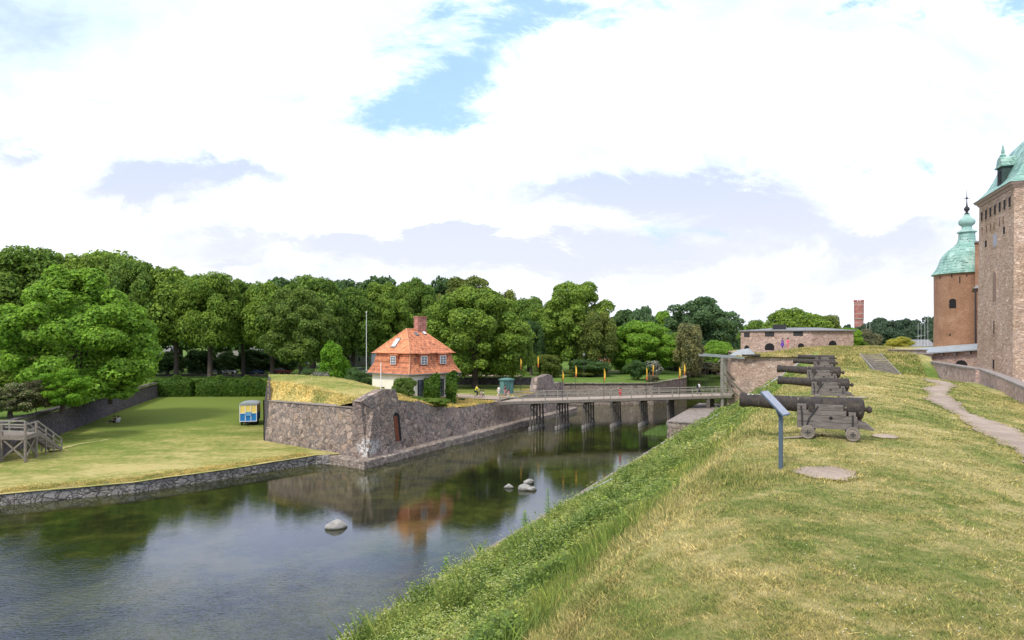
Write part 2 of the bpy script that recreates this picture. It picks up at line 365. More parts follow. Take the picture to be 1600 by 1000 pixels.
def leafy(name, colfn, tr=.3):
    m = bpy.data.materials.new(name); m.use_nodes = True; g = G(m.node_tree); b = m.node_tree.nodes['Principled BSDF']
    out = m.node_tree.nodes['Material Output']
    c = colfn(g); g.put(b.inputs['Base Color'], c); b.inputs['Roughness'].default_value = .6; b.inputs['Specular IOR Level'].default_value = .25
    t = g.n('ShaderNodeBsdfTranslucent'); g.put(t.inputs[0], c)
    mx = g.n('ShaderNodeMixShader'); mx.inputs[0].default_value = tr
    g.nt.links.new(b.outputs[0], mx.inputs[1]); g.nt.links.new(t.outputs[0], mx.inputs[2]); g.nt.links.new(mx.outputs[0], out.inputs[0])
    return m
def blade(kind): 
    def fn(g):
        c = grass_col(g, kind); r = g.isl()
        return g.mix(1, c, g.ramp(r, [(0, (.38,.44,.36)), (.5, (1.1,1.1,1.1)), (.85, (1.6,1.5,1.3)), (1, (2.4,2.2,1.9))]), 'MULTIPLY')
    return fn
M['b_mown'] = leafy('mown_blades', blade('mown')); M['b_berm'] = leafy('berm_blades', blade('berm'))
M['b_lawn'] = leafy('lawn_blades', blade('lawn'))
def weeds(g):
    c = g.ramp(g.noise(g.pos(), .5, 7, .78, .7), [(.30, (.075,.14,.035)), (.40, (.13,.21,.045)), (.50, (.21,.29,.065)), (.58, (.34,.37,.10)), (.66, (.48,.44,.20))])
    return g.mix(1, c, g.ramp(g.isl(), [(0, (.5,.55,.5)), (.5, (1,1,1)), (.9, (1.45,1.35,1.1)), (1, (2.1,1.9,1.3))]), 'MULTIPLY')
M['weeds'] = leafy('bank_weeds', weeds)
M['reed'] = leafy('reeds', lambda g: g.ramp(g.isl(), [(0, (.10,.19,.04)), (1, (.22,.32,.09))]))
def leafmat(name, c, v=.5, pink=None):
    def fn(g):
        r = g.isl(); n = g.noise(g.pos(), .5, 3, .6)
        col = g.ramp(r, [(0, tuple(q*(1-v) for q in c)), (.5, c), (1, tuple(q*(1+v*1.1) for q in c))])
        col = g.mix(1, col, g.ramp(n, [(.3, (.72,.8,.8)), (.7, (1.35,1.2,1.05))]), 'MULTIPLY')
        if pink: col = g.mix(g.ss(r, 1-pink[0], 1-pink[0]+.02), col, pink[1])
        return col
    M[name] = leafy(name, fn, .5)
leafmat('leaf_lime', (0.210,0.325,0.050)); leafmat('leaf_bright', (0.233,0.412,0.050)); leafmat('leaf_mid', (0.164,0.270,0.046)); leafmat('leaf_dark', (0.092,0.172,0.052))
leafmat('leaf_blue', (0.129,0.225,0.095)); leafmat('leaf_olive', (0.198,0.258,0.060)); leafmat('leaf_birch', (0.293,0.300,0.131)); leafmat('leaf_yellow', (0.462,0.462,0.088), .3)
leafmat('leaf_vivid', (0.187,0.378,0.030)); leafmat('leaf_grey', (0.193,0.198,0.110), .35); leafmat('leaf_hedge', (0.098,0.190,0.024), .4); leafmat('leaf_hedge_', (0.160,0.290,0.039), .4)
leafmat('leaf_far_haze', (0.094,0.152,0.090), .35); leafmat('leaf_white', (0.102,0.132,0.044), .5, (.35, (.7,.68,.6))); leafmat('leaf_cream', (.125,.19,.048), .5, (.22, (.62,.50,.34)))  # distant leaves have the haze mixed into their bluish colour
leafmat('leaf_pink', (0.077,0.088,0.033), .5, (.45, (.50,.12,.22))); leafmat('leaf_bronze', (.135,.135,.062), .5)
M['bark'] = plain('bark', (.075,.058,.045), .45, .95, 3, .8); M['bark_light'] = plain('pale_bark', (.22,.18,.14), .4, .95, 3, .8)
M['gravel'] = mat('gravel_path', lambda g, b: (g.mix(.5, g.ramp(g.noise(g.pos(), 1.1, 6, .7), [(.3, (.27,.205,.155)), (.7, (.45,.36,.28))]), g.ramp(g.noise(g.pos(), 26, 5, .85), [(.35, .35), (.65, 1.6)]), 'MULTIPLY'), g.bump(g.noise(g.pos(), 45, 3), .8, .03)), .95)
M['rock'] = mat('moat_boulder', lambda g, b: (g.mix(g.ss(g.sep(g.pos())[2], .12, .02), g.ramp(g.noise(g.pos(), 3, 7, .7), [(.3, (.20,.19,.17)), (.7, (.42,.40,.36))]), (.10,.10,.075)), g.bump(g.noise(g.pos(), 4, 7, .7), .8, .08)), .9)
def water(g, b):
    p = g.pos()
    n = g.noise(p, .10, 5, .65, .5); n2 = g.noise(p, .9, 5, .7)
    f = g.m('ADD', g.m('MULTIPLY', n, .7), g.m('MULTIPLY', n2, .3))
    c = g.ramp(f, [(.36, (.008,.009,.006)), (.48, (.020,.023,.008)), (.57, (.048,.050,.012)), (.68, (.085,.068,.024))])   # weed and stones on the shallow bed
    a = g.noise(g.scale(p, (2.0, 5.5, 1)), 1.0, 3, .6, .3); bb = g.noise(g.scale(p, (3.5, 10.0, 1)), 1.2, 2, .5, .2)
    xx, yy, _z = g.sep(p)
    wind = g.m('ADD', g.m('MULTIPLY', g.m('SUBTRACT', g.noise(p, .07, 4, .6), .5), 26), g.m('ADD', g.m('MULTIPLY', xx, .12), yy))
    calm = g.ss(wind, 40, 24)
    hh = g.m('MULTIPLY', g.m('ADD', a, g.m('MULTIPLY', bb, .6)), g.m('ADD', .10, g.m('MULTIPLY', calm, 1.15)))
    b.inputs['IOR'].default_value = 1.42
    return c, g.bump(hh, .26, .075)
M['water'] = mat('moat_water', water, .02, .5)
# ---------------------------------------------------------------- the lie of the land
A0 = np.array((-6.1, 26.6)); DU = np.array((.433, .901)); DN = np.array((.901, -.433))   # DU along the moat, DN away from it
def us(x, y): return (x-A0[0])*DU[0]+(y-A0[1])*DU[1], (x-A0[0])*DN[0]+(y-A0[1])*DN[1]
def xy(u, s): return A0[0]+u*DU[0]+s*DN[0], A0[1]+u*DU[1]+s*DN[1]
def sm(v, a, b): t = np.clip((v-a)/(b-a), 0, 1); return t*t*(3-2*t)
def wob(x, y, k=1.0):
    return k*(.06*np.sin(x*.9+1.3*np.sin(y*.5))*np.cos(y*.7+.8*np.sin(x*.4))+.035*np.sin(x*2.3+y*1.1)*np.cos(y*2.1-x*.9)+.02*np.sin(x*5.1-y*3.3)*np.sin(y*4.7+x*2.2))
def h_ram(x, y):
    u, s = us(x, y)
    bank = .72+(9.55-.72)*np.clip((s-.8)/14.2, 0, 1)-.6*np.sin(np.clip((s-.8)/14.2, 0, 1)*math.pi)
    top = 9.55+.22*sm(s, 14.6, 16.6)-.45*sm(s, 18.0, 22.3)-.35*sm(s, 22, 25.5)
    z = np.where(s < 15.0, bank, top)
    z = z+.27*(1-sm(u, -19, -9))*sm(s, 14, 17)
    z = z+sm(u, 50, 84)*.75*sm(s, 9, 15)
    ue = 39-.55*(s-18); a = sm(u-ue, 0, 2.6)*sm(s, 16.6, 18.8)           # sunken way with the steps beyond it
    far = 6.9+3.35*np.clip((u-46.5)/11.5, 0, 1)+.3*sm(u, 60, 80)
    z = z*(1-a)+far*a
    return z+wob(x, y)*sm(s, 1, 3)*np.where(s > 15, .55, 1.0)
def h_fort(x, y):
    u, s = us(x, y)
    return 9.45+1.05*sm(s, 5, 14)*sm(u, 82, 90)*(1-sm(u, 104, 116))+.25*sm(s, 12, 18)+wob(x, y)-.4*sm(u, 110, 125)
Cc = np.array((-13.8, 62.9)); Lc = np.array((-27.3, 73.3)); Bc = np.array((-43.3, 116.0)); Ec = np.array((9.2, 109.5))
n1 = np.array((.61, .792)); n2 = np.array((-.896, .443)); n3 = np.array((.932, .362)); dR = np.array((.443, .896))
Ct = np.array((-14.1, 64.1)); Lt = np.array((-26.8, 73.67)); Bt = np.array((-42.7, 116.2)); Et = np.array((8.5, 109.9))
RT = [(0, 5.3), (.25, 6.1), (1.5, 6.4), (3.7, 6.95), (5.8, 6.9), (6.3, 5.7), (9, 5.25), (10, 5.3), (13, 4.45), (16, 4.05), (20, 3.72), (29, 3.72), (40.5, 3.8), (41.5, 6.2), (46, 6.5), (47.2, 6.2), (48, 5.0), (52, 4.9)]
def h_park(x, y):
    x = np.asarray(x, float); y = np.asarray(y, float)
    d1 = (x-Ct[0])*n1[0]+(y-Ct[1])*n1[1]; d2 = (x-Ct[0])*n2[0]+(y-Ct[1])*n2[1]; d3_ = (x-Lt[0])*n3[0]+(y-Lt[1])*n3[1]
    t = (x-Cc[0])*dR[0]+(y-Cc[1])*dR[1]
    inside = (d1 > -.6)*(d2 > -.6)*(d3_ > -.6)*(y < 120)
    plat = 4.95-1.2*sm(t, 21, 30)
    ber = 5.12+(1.75*sm(d1, -.2, 3.2)+.5*sm(d1, 3, 8))*(.40+.60*sm(d2, 3, 17))
    back = sm(d1, 9.5, 17)
    hm = ber*(1-back)+plat*back
    fade = sm(y, 88, 108); hm = hm*(1-fade)+3.85*fade
    tt = [q[0] for q in RT]; zz = [min(q[1], 5.9) if q[0] < 40 else 3.9 for q in RT]
    eg = np.interp(t, tt, zz)
    k = sm(d2, .5, 6)
    hb = eg*(1-k)+hm*k
    zb = np.where(inside, hb, 3.85)
    far = 3.85+sm(y, 200, 420)*1.5*(x < 20)
    return np.where(y > 121, far, zb)+wob(x, y, .5)*np.where(inside, .8, .6)
def h_lawn(x, y): 
    return .82+.55*sm(y-.6*x, 78, 150)+wob(x, y, .35)
def ring(pts, hf, name, m, cell, label=None, zoff=0, xr=None, fine=None):
    """fill a polygon with a draped triangle sheet"""
    P = [Vector((p[0], p[1])) for p in pts]; n = len(P); E = []; V = []
    for i in range(n):
        a, b = P[i], P[(i+1) % n]; k = max(1, int((b-a).length/max(cell, .01))); k = min(k, 60)
        if fine and (b-a).length < 70: k = max(1, int((b-a).length/.9))
        V += [a.lerp(b, j/k) for j in range(k)]
    nb = len(V); E = [(i, (i+1) % nb) for i in range(nb)]
    pa = np.array([tuple(p) for p in P]); 
    def grid(x0, x1, y0, y1, c):
        X, Y = np.meshgrid(np.arange(x0, x1, c), np.arange(y0, y1, c)); r = rs(5)
        X = X+r.uniform(-.2, .2, X.shape)*c; Y = Y+r.uniform(-.2, .2, X.shape)*c
        X, Y = X.ravel(), Y.ravel(); ins = np.zeros(len(X), bool)
        for i in range(n):
            x1_, y1_ = pa[i]; x2, y2 = pa[(i+1) % n]
            c_ = ((y1_ > Y) != (y2 > Y)) & (X < (x2-x1_)*(Y-y1_)/(y2-y1_+1e-12)+x1_); ins ^= c_
        return list(zip(X[ins], Y[ins]))
    lo, hi = pa.min(0), pa.max(0); pts2 = []
    if fine: 
        for f in fine: pts2 += grid(*f)
    else: pts2 = grid(lo[0], hi[0], lo[1], hi[1], cell)
    V += [Vector(q) for q in pts2]
    r = geometry.delaunay_2d_cdt(V, E, [list(range(nb))], 1, 1e-4)
    VV = np.array([tuple(q) for q in r[0]]); Z = hf(VV[:, 0], VV[:, 1])+zoff
    o = npmesh(name, np.column_stack([VV, Z]), np.array([f for f in r[2] if len(f) == 3]), m, None, True)
    me = o.data; b = bmesh.new(); b.from_mesh(me); bmesh.ops.recalc_face_normals(b, faces=b.faces)
    if sum(f.normal.z for f in b.faces) < 0: bmesh.ops.reverse_faces(b, faces=b.faces)
    b.to_mesh(me); b.free()
    return tag(o, label, None, None, 'structure')
def gridsheet(name, U, S, hf, m, zoff=0):
    UU, SS = np.meshgrid(U, S, indexing='ij'); X, Y = xy(UU, SS); Z = hf(X, Y)+zoff
    V = np.column_stack([X.ravel(), Y.ravel(), Z.ravel()]); nu, ns = UU.shape
    i = np.arange(nu-1)[:, None]*ns+np.arange(ns-1)[None, :]; i = i.ravel()
    Fa = np.column_stack([i, i+1, i+ns+1, i+ns]); Fa = Fa[:, ::-1]
    o = npmesh(name, V, Fa, m, None, True); return tag(o, kind='structure')
U = np.concatenate([np.arange(-60, -26, 2.0), np.arange(-26, 5, .22), np.arange(5, 30, .5), np.arange(30, 62, .4), np.arange(62, 82.01, .8)])
S = np.concatenate([np.arange(.8, 13, .6), np.arange(13, 26.2, .22)])
turf = mat('turf_rampart', lambda g, b: (g.mix(g.ss(g.sep(g.obj())[0], 0, 1), (0, 0, 0), (0, 0, 0)), None), 1)
def rampart_mat(g, b):
    p = g.pos(); x, y, z = g.sep(p)
    s = g.m('ADD', g.m('MULTIPLY', g.m('SUBTRACT', x, float(A0[0])), float(DN[0])), g.m('MULTIPLY', g.m('SUBTRACT', y, float(A0[1])), float(DN[1])))
    s = g.m('ADD', s, g.m('MULTIPLY', g.m('SUBTRACT', g.noise(p, .6, 4, .6), .5), 2.2))
    u = g.m('ADD', g.m('MULTIPLY', x, float(DU[0])), g.m('MULTIPLY', y, float(DU[1])))
    c = g.mix(g.ss(s, 14.6, 16.0), grass_col(g, 'bank'), grass_col(g, 'mown'))
    pit = g.m('MULTIPLY', g.m('MULTIPLY', g.ss(z, 10.0, 9.2), g.ss(u, 62, 66)), g.ss(s, 15, 18))
    c = g.mix(g.m('MULTIPLY', pit, .85), c, grass_col(g, 'park'))
    return c, g.bump(g.noise(p, 22, 5, .8), .8, .05)
M['worn'] = plain('worn_turf', (.31, .29, .11), .3, 1, 2)
M['ramp'] = mat('rampart_turf', rampart_mat, 1, .1)
bpy.data.materials.remove(turf)
gridsheet('rampart_ground', U, S, h_ram, M['ramp'])
# fort plateau behind the landing of the bridge, castle yard, far land, terrace, park
q = [xy(82, 3.3), xy(82, 27), (120, 110), (150, 230), (70, 230), (42.6, 125), ]
ring(q, h_fort, 'fort_ground', M['g_mown'], 2.5)
yard = [xy(-60, 25.9), xy(82, 25.9), xy(82, 90), xy(-60, 90)]
ring(yard, lambda x, y: 7.9+0*x, 'castle_yard', M['gravel'], 6)
lawn_edge = [(-150, 0), (-95, 20), (-60, 37), (-36.9, 48.0), (-29.5, 52.1), (-24.6, 57.2), (-18.9, 64.1)]
wallL = [(-45, 124), (-66, 126), (-50.6, 72), (-47.2, 59), (-49, 52), (-70, 42), (-110, 26), (-150, 8)]
ring(lawn_edge+[(-16.5, 65.0), tuple(Lc), tuple(Bc)]+wallL, h_lawn, 'lawn', M['g_lawn'], 2.0)
BIG = 2600
parkp = [(-150, 8), (-110, 26), (-70, 42), (-49, 52), (-47.2, 59), (-50.6, 72), (-66, 126), (-45, 124), tuple(Bt), tuple(Lt), tuple(Ct), tuple(Et), (7, 122), (26, 122.5), (37, 141), (47, 180), (60, 205), (72, 190), (78, 232), (170, 232), (300, 100), (BIG, 0), (BIG, BIG), (-BIG, BIG), (-BIG, 0)]
ring(parkp, h_park, 'park_ground', M['park_turf'], 60, fine=[(-40, 10, 60, 125, .9), (-120, 70, 125, 260, 9), (-600, 700, 260, 900, 60), (-80, -40, 50, 125, 6)])
wp = MB(); wp.poly([(-400, -60, 0), (400, -60, 0), (400, 400, 0), (-400, 400, 0)]); tag(wp.build('water', M['water']), kind='structure')
bd = MB(); bd.poly([(-400, -60, -2.5), (400, -60, -2.5), (400, 400, -2.5), (-400, 400, -2.5)]); tag(bd.build('moat_bed', plain('moat_mud', (.04, .04, .02))), kind='structure')
# ---------------------------------------------------------------- masonry
def strip(name, base, top, m, label, cat, thick=.8, group=None, cap=None, inner=1, jag=0, seed=1):
    """battered wall along base/top polylines of (x,y,z); thickness goes to the left of travel * inner"""
    r = random.Random(seed); B = [Vector(p) for p in base]; T = [Vector(p) for p in top]; n = len(B)
    nb, nt = [], []                                      # resample for a slightly uneven top
    for i in range(n-1):
        k = max(1, int((B[i+1]-B[i]).length/1.1)) if jag else 1
        for j in range(k): nb.append(B[i].lerp(B[i+1], j/k)); nt.append(T[i].lerp(T[i+1], j/k)+Vector((0, 0, r.uniform(-jag, jag) if j or i else 0)))
    nb.append(B[-1]); nt.append(T[-1]); n = len(nb); I = []
    for i in range(n):
        d = nt[min(i+1, n-1)]-nt[max(i-1, 0)]; d.z = 0; d.normalize(); I.append(nt[i]+Vector((-d.y, d.x, 0))*thick*inner)
    b = MB()
    V = nb+nt+I+[Vector((p.x, p.y, q.z)) for p, q in zip(I, nb)]; b.v = [tuple(v) for v in V]
    for i in range(n-1):
        for k in range(3): b.f.append((k*n+i, k*n+i+1, (k+1)*n+i+1, (k+1)*n+i))
    b.f += [(0, n, 2*n, 3*n), (n-1, 4*n-1, 3*n-1, 2*n-1)]
    if cap is None:
        return tag(b.build(name, m), label, cat, group)
    t = thing(name, label, cat, tuple(nb[0]), 0, group); b.rel = nb[0]; b.build('masonry', m, t)
    c = MB(nb[0]); cw, ch = cap[1], cap[2]
    lo1 = [nt[i]-(I[i]-nt[i]).normalized()*cw for i in range(n)]; lo2 = [I[i]+(I[i]-nt[i]).normalized()*cw for i in range(n)]
    up = Vector((0, 0, ch)); e = Vector((0, 0, .003))
    V = [p+e for p in lo1]+[p+up for p in lo1]+[p+up for p in lo2]+[p+e for p in lo2]; c.v = [tuple(v) for v in V]
    for i in range(n-1):
        for k in range(4): k2 = (k+1) % 4; c.f.append((k*n+i, k*n+i+1, k2*n+i+1, k2*n+i))
    c.f += [(0, n, 2*n, 3*n), (n-1, 4*n-1, 3*n-1, 2*n-1)]
    c.build('coping', cap[0], t); return t
def P3(p, z): return (p[0], p[1], z)
# bastion: left face, flank going back, right face with merlons
fl = MB(); 
strip('bastion_wall', [P3(Cc, -.4), P3(Lc, -.4)], [P3(Ct, 5.3), P3(Lt, 5.15)], M['granite'], 'sloping front face of the bastion, pinkish boulder masonry under the dry grass berm', 'stone wall', .7, 'walls of the bastion', (M['coping'], .12, .1), inner=-1)
LB = [0, 1.2, 3.2, 5, 10, 14, 45]; LZ = [5.15, 5.75, 6.75, 6.95, 7.3, 7.2, 4.3]; dB = (Bc-Lc)/np.linalg.norm(Bc-Lc); dBt = (Bt-Lt)/np.linalg.norm(Bt-Lt)
strip('bastion_wall', [P3(Lc+dB*q, -.4) for q in LB], [P3(Lt+dBt*q, z) for q, z in zip(LB, LZ)], M['dark_stone'], 'shaded side face of the bastion beside the yellow and blue wagon', 'stone wall', .12, 'walls of the bastion', inner=-1)  # dark stone puts the shade of this side into its colour
bR, tR = [], []
for t, z in RT:
    bp = Cc+dR*t; tp = bp+n2*.8+(np.array((0, 0)) if t > 1 else np.array((0, 0))); 
    if t == 0: tp = Ct
    bR.append(P3(bp, -.4)); tR.append(P3(tp, z))
strip('bastion_wall', bR, tR, M['granite'], 'long moat-side face of the bastion with a small arched doorway, running to the bridge', 'stone wall', 1.0, 'walls of the bastion', inner=1, jag=.07)
strip('bastion_wall', [P3(Ec, -.4), (6.4, 123.5, -.4)], [P3(Et, 4.9), (7, 122.3, 4.0)], M['granite_small'], 'end face of the bastion behind the wooden bridge', 'stone wall', .8, 'walls of the bastion', inner=1)
# ledges and revetments: stepped stone edges at the water
def ledge(name, pts, w, z, m, label, group='stone edges of the moat', side=1, mtop=None, jag=.05, seed=3):
    r = random.Random(seed); P = [Vector((p[0], p[1], 0)) for p in pts]; Q = []
    for i in range(len(P)-1):
        k = max(1, int((P[i+1]-P[i]).length/.9)); Q += [P[i].lerp(P[i+1], j/k) for j in range(k)]
    Q.append(P[-1]); n = len(Q); b = MB(); N = []
    for i in range(n):
        d = (Q[min(i+1, n-1)]-Q[max(i-1, 0)]).normalized(); N.append(Vector((-d.y, d.x, 0))*side)
    prof = [(0, -.6), (.10, z*.9), (.22, z), (w, z+.04), (w, -.6)]
    for (o_, zz) in prof:
        for i in range(n): 
            p = Q[i]+N[i]*(o_+(r.uniform(-jag, jag) if o_ < w*.8 else 0)); b.v.append((p.x, p.y, zz+(r.uniform(-jag, jag)*.6 if zz > 0 else 0)))
    for k in range(len(prof)-1):
        for i in range(n-1): b.f.append((k*n+i, k*n+i+1, (k+1)*n+i+1, (k+1)*n+i))
    return tag(b.build(name, m), label, 'stone edging', group)
ledge('moat_edging', lawn_edge+[(-17.6, 64.1)], 1.0, .78, M['grey_stone'], 'low grey dry-stone edge between the lawn and the water')
ledge('moat_edging', [(-18.4, 64.6), (-13.6, 61.3), tuple(Cc+dR*50+np.array((1.1, -.5))), (10.9, 110.6), (9.5, 113)], 1.3, .72, M['granite_small'], 'narrow stone ledge along the foot of the bastion', seed=5, mtop=M['coping'])
ka, kb = xy(-60, 0), xy(62, 0); kc, kd = xy(66, -.4), xy(82, -.4)
ledge('moat_edging', [kb, ka], .95, .70, M['coping'], 'concrete-topped kerb wall below the weedy rampart bank', side=1, jag=.045, seed=6)
kk = MB(xy(62, 0)+(0,)); 
def usz(u, s, z): x_, y_ = xy(u, s); return (x_, y_, z)
kk.hull([usz(60, -1.2, -.5), usz(60, 2.5, -.5), usz(82, 2.5, -.5), usz(82, -1.2, -.5)], [usz(60, -1.0, 1.9), usz(60, 2.5, 1.9), usz(82, 2.5, 2.2), usz(82, -1.0, 2.2)])
tq = thing('bridge_abutment', 'stone landing with a flat slab top beneath the right end of the bridge', 'abutment', xy(62, 0)+(0,)); kk.build('masonry', M['granite_small'], tq)
k2 = MB(xy(62, 0)+(0,)); k2.hull([usz(59.9, -1.15, 1.903), usz(59.9, 2.6, 1.903), usz(81.9, 2.6, 2.203), usz(81.9, -1.15, 2.203)], [usz(59.9, -1.15, 2.05), usz(59.9, 2.6, 2.05), usz(81.9, 2.6, 2.35), usz(81.9, -1.15, 2.35)])
k2.build('slab_top', M['coping'], tq)
# left retaining wall
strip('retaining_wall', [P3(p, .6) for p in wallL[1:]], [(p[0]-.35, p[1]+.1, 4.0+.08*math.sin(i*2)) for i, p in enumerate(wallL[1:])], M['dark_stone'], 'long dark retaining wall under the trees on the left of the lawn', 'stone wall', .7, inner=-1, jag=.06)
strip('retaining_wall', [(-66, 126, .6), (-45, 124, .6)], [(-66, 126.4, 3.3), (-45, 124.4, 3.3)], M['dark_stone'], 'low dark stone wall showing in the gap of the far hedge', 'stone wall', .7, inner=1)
# far revetment
fr = [(6, 122), (26, 122.5), (37, 141), (47, 180), (60, 205)]
strip('moat_wall', [P3(p, -.4) for p in fr], [(p[0], p[1]+.3, 3.95) for p in fr], M['granite_small'], 'granite wall on the far side of the moat behind the bridge', 'stone wall', .8, inner=1, jag=.06)
strip('park_wall', [(-24, 119.5, 3.7), (5, 119.0, 3.7)], [(-24, 119.6, 5.2), (5, 119.1, 5.2)], M['dark_stone'], 'dark wall across the lawn behind the green kiosk', 'stone wall', .5, inner=1)
strip('park_wall', [(-17.5, 110, 3.7), (-11.0, 108, 3.7)], [(-17.5, 110.1, 5.4), (-11.0, 108.1, 5.3)], M['granite_small'], 'short grey wall glimpsed left of the red-roofed house', 'stone wall', .5, inner=1)
# flank of the fort beyond the bridge
f0, f1 = xy(82, 2.9), xy(82, 17)
strip('fort_wall', [(f1[0], f1[1], -.4), (f0[0], f0[1], -.4), (42.2, 125, -.4), (69, 231, -.4)], [(f1[0]+.1, f1[1]+.3, 9.9), (f0[0]+.7, f0[1]+.6, 9.3), (43.0, 125, 9.3), (70, 230, 9)], M['pink_stone'], 'high pinkish rubble wall of the fort where the bridge lands', 'stone wall', .9, inner=-1, jag=.09)
# parapet wall by the castle
pw = [(12.5, 8.0), (17.6, 19.5), (22.6, 29), (28.6, 39), (34.7, 49.5)]; pw2 = [(34.9, 50.2), (41.5, 66), (46.2, 78)]
strip('parapet_wall', [P3(p, 7.0) for p in pw], [P3(p, 9.68) for p in pw], M['pink_stone'], 'low parapet wall with stone coping beside the gravel path, nearer stretch', 'stone wall', .42, 'parapet walls', (M['coping'], .06, .13), inner=-1)
strip('parapet_wall', [P3(p, 5.0) for p in pw2], [P3(p, 9.66) for p in pw2], M['pink_stone'], 'parapet wall beyond the bend, standing over the sunken steps', 'stone wall', .6, 'parapet walls', (M['coping'], .08, .14), inner=-1)
for i, (px, Y, wd, dd, zz, ht) in enumerate([(1432, 74, 2.6, 1.4, 9.85, .9), (1418, 80, 3.6, 1.6, 10.4, .5)]):
    p = at(px, Y, zz); b = MB(p); b.box((p.x, p.y, p.z), (wd, dd, ht)); b.box((p.x, p.y, p.z+ht/2+.07), (wd+.2, dd+.2, .13))
    tag(b.build('stone_block', M['coping'], bevel=.03), ['flat-topped stone block on the parapet end, the nearer one', 'flat-topped stone block on the hill crest behind the parapet end'][i], 'stone block', 'stone blocks near the steps')
# wooden steps up the far hill
stp = thing('wooden_steps', 'flight of weathered timber steps climbing the grassy hill', 'steps', at(1393, 57, 7.2))
P0, P1 = Vector((34.4, 57.8, 6.9)), Vector((37.9, 70.6, 10.25)); dd = (P1-P0); fd = Vector((dd.x, dd.y, 0)).normalized(); sd_ = Vector((fd.y, -fd.x, 0)); N = 17
for k in range(N):
    c = P0.lerp(P1, (k+.5)/N); b = MB(stp.location); b.box(tuple(c+Vector((0, 0, .17))), (1.8, .46, .2), math.atan2(fd.y, fd.x)-math.pi/2); b.build('tread', M['grey_wood'], stp)
for sgn in (-1, 1):
    b = MB(stp.location); b.bar(P0+sd_*sgn*.98+Vector((0, 0, .1)), P1+sd_*sgn*.98+Vector((0, 0, .1)), .1, .34); b.build('stringer', M['pale_wood'], stp)
b = MB(stp.location); b.bar(P0+sd_*1.35+fd*1.0, P0.lerp(P1, .45)+sd_*1.35+Vector((0, 0, .1)), .1, .12); b.build('side_rail', M['pale_wood'], stp)
# gravel path and bare patches
def path_s(u): return 21.15+2.2*sm(u, 11, 31)+.12*np.sin(u*.55)
def in_path(x, y):
    u, s = us(x, y); return (np.abs(s-path_s(u)) < .24+.12*np.sin(u*.7)+.05*np.sin(u*2.3)+.22*sm(u, 22, 31)) & (u < 31.5)
PATCH = [(at(1292, 11.0, 0), .46, .55), (at(1385, 15.3, 0), .26, .34), (at(1252, 15.2, 0), .5, .16), (at(1312, 21.5, 0), .45, .4), (at(1340, 25.5, 0), .4, .3), (at(1425, 15.6, 0), 0.001, .001)]
def in_patch(x, y):
    r = np.zeros(np.shape(x), bool)
    for c, rx, ry in PATCH: 
        th = np.arctan2(y-c.y, x-c.x); r |= ((x-c.x)/rx)**2+((y-c.y)/ry)**2 < (.86+.10*np.sin(th*3)+.07*np.sin(th*7+1)+.05*np.sin(th*15))**2
    return r
Ug = np.arange(-30, 31.6, .12); rr = rs(4); e1 = .035*np.sin(Ug*4.1)+.02*np.sin(Ug*9.7)+rr.uniform(-.03, .03, len(Ug)); e2 = .035*np.sin(Ug*3.3+1)+.02*np.sin(Ug*8.9)+rr.uniform(-.03, .03, len(Ug))
V = []; 
for i, u in enumerate(Ug):
    wd = .50+.12*math.sin(u*.7)+.05*math.sin(u*2.3)+.22*float(sm(u, 22, 31))
    for k in range(6):
        t = k/5*2-1; s = path_s(u)+t*wd+(e1[i] if k == 0 else e2[i] if k == 5 else 0); x, y = xy(u, s); V.append((x, y, float(h_ram(x, y))+.03))
n = len(Ug); Fa = [(i*6+k, i*6+k+1, i*6+k+7, i*6+k+6) for i in range(n-1) for k in range(5)]
tag(npmesh('gravel_path', np.array(V), np.array(Fa)[:, ::-1], M['gravel'], None, True), kind='structure')
for c, rx, ry in PATCH[:5]:
    V = [(c.x, c.y, float(h_ram(c.x, c.y))+.035)]
    for rk in (.5, 1):
        for j in range(40):
            th = j/40*2*math.pi; q_ = rk*(1+.10*math.sin(th*3)+.07*math.sin(th*7+1)+.05*math.sin(th*15)); x, y = c.x+rx*q_*math.cos(th), c.y+ry*q_*math.sin(th)
            V.append((x, y, float(h_ram(x, y))+.026))
    Fa = [(0, 1+j, 1+(j+1) % 40) for j in range(40)]+[(1+j, 41+j, 41+(j+1) % 40) for j in range(40)]+[(1+j, 41+(j+1) % 40, 1+(j+1) % 40) for j in range(40)]
    tag(npmesh('bare_gravel_patch', np.array(V), np.array(Fa), M['gravel'], None, True), kind='structure')
# park paths
for nm, pts, wd in (('park_path', [(20, 165), (31, 172), (45, 200)], 2.0), ('park_road', [(-150, 152), (-20, 150), (2, 146)], 5.5)):
    b = MB(); 
    for i in range(len(pts)-1):
        a, c = Vector(pts[i]), Vector(pts[i+1]); d = (c-a).normalized(); nn = Vector((-d.y, d.x))*wd/2
        b.poly([(a.x-nn.x, a.y-nn.y, 4.0), (c.x-nn.x, c.y-nn.y, 4.0), (c.x+nn.x, c.y+nn.y, 4.0), (a.x+nn.x, a.y+nn.y, 4.0)])
    tag(b.build(nm, M['gravel']), kind='structure')
b = MB(); c0 = Cc+dR*29.5; b.poly([P3(c0+n2*.9, 3.86), P3(c0+n2*14, 3.86), P3(c0+n2*15+dR*5.5, 3.86), P3(c0+n2*.9+dR*5.5, 3.86)]); tag(b.build('bridge_approach', M['gravel']), kind='structure')
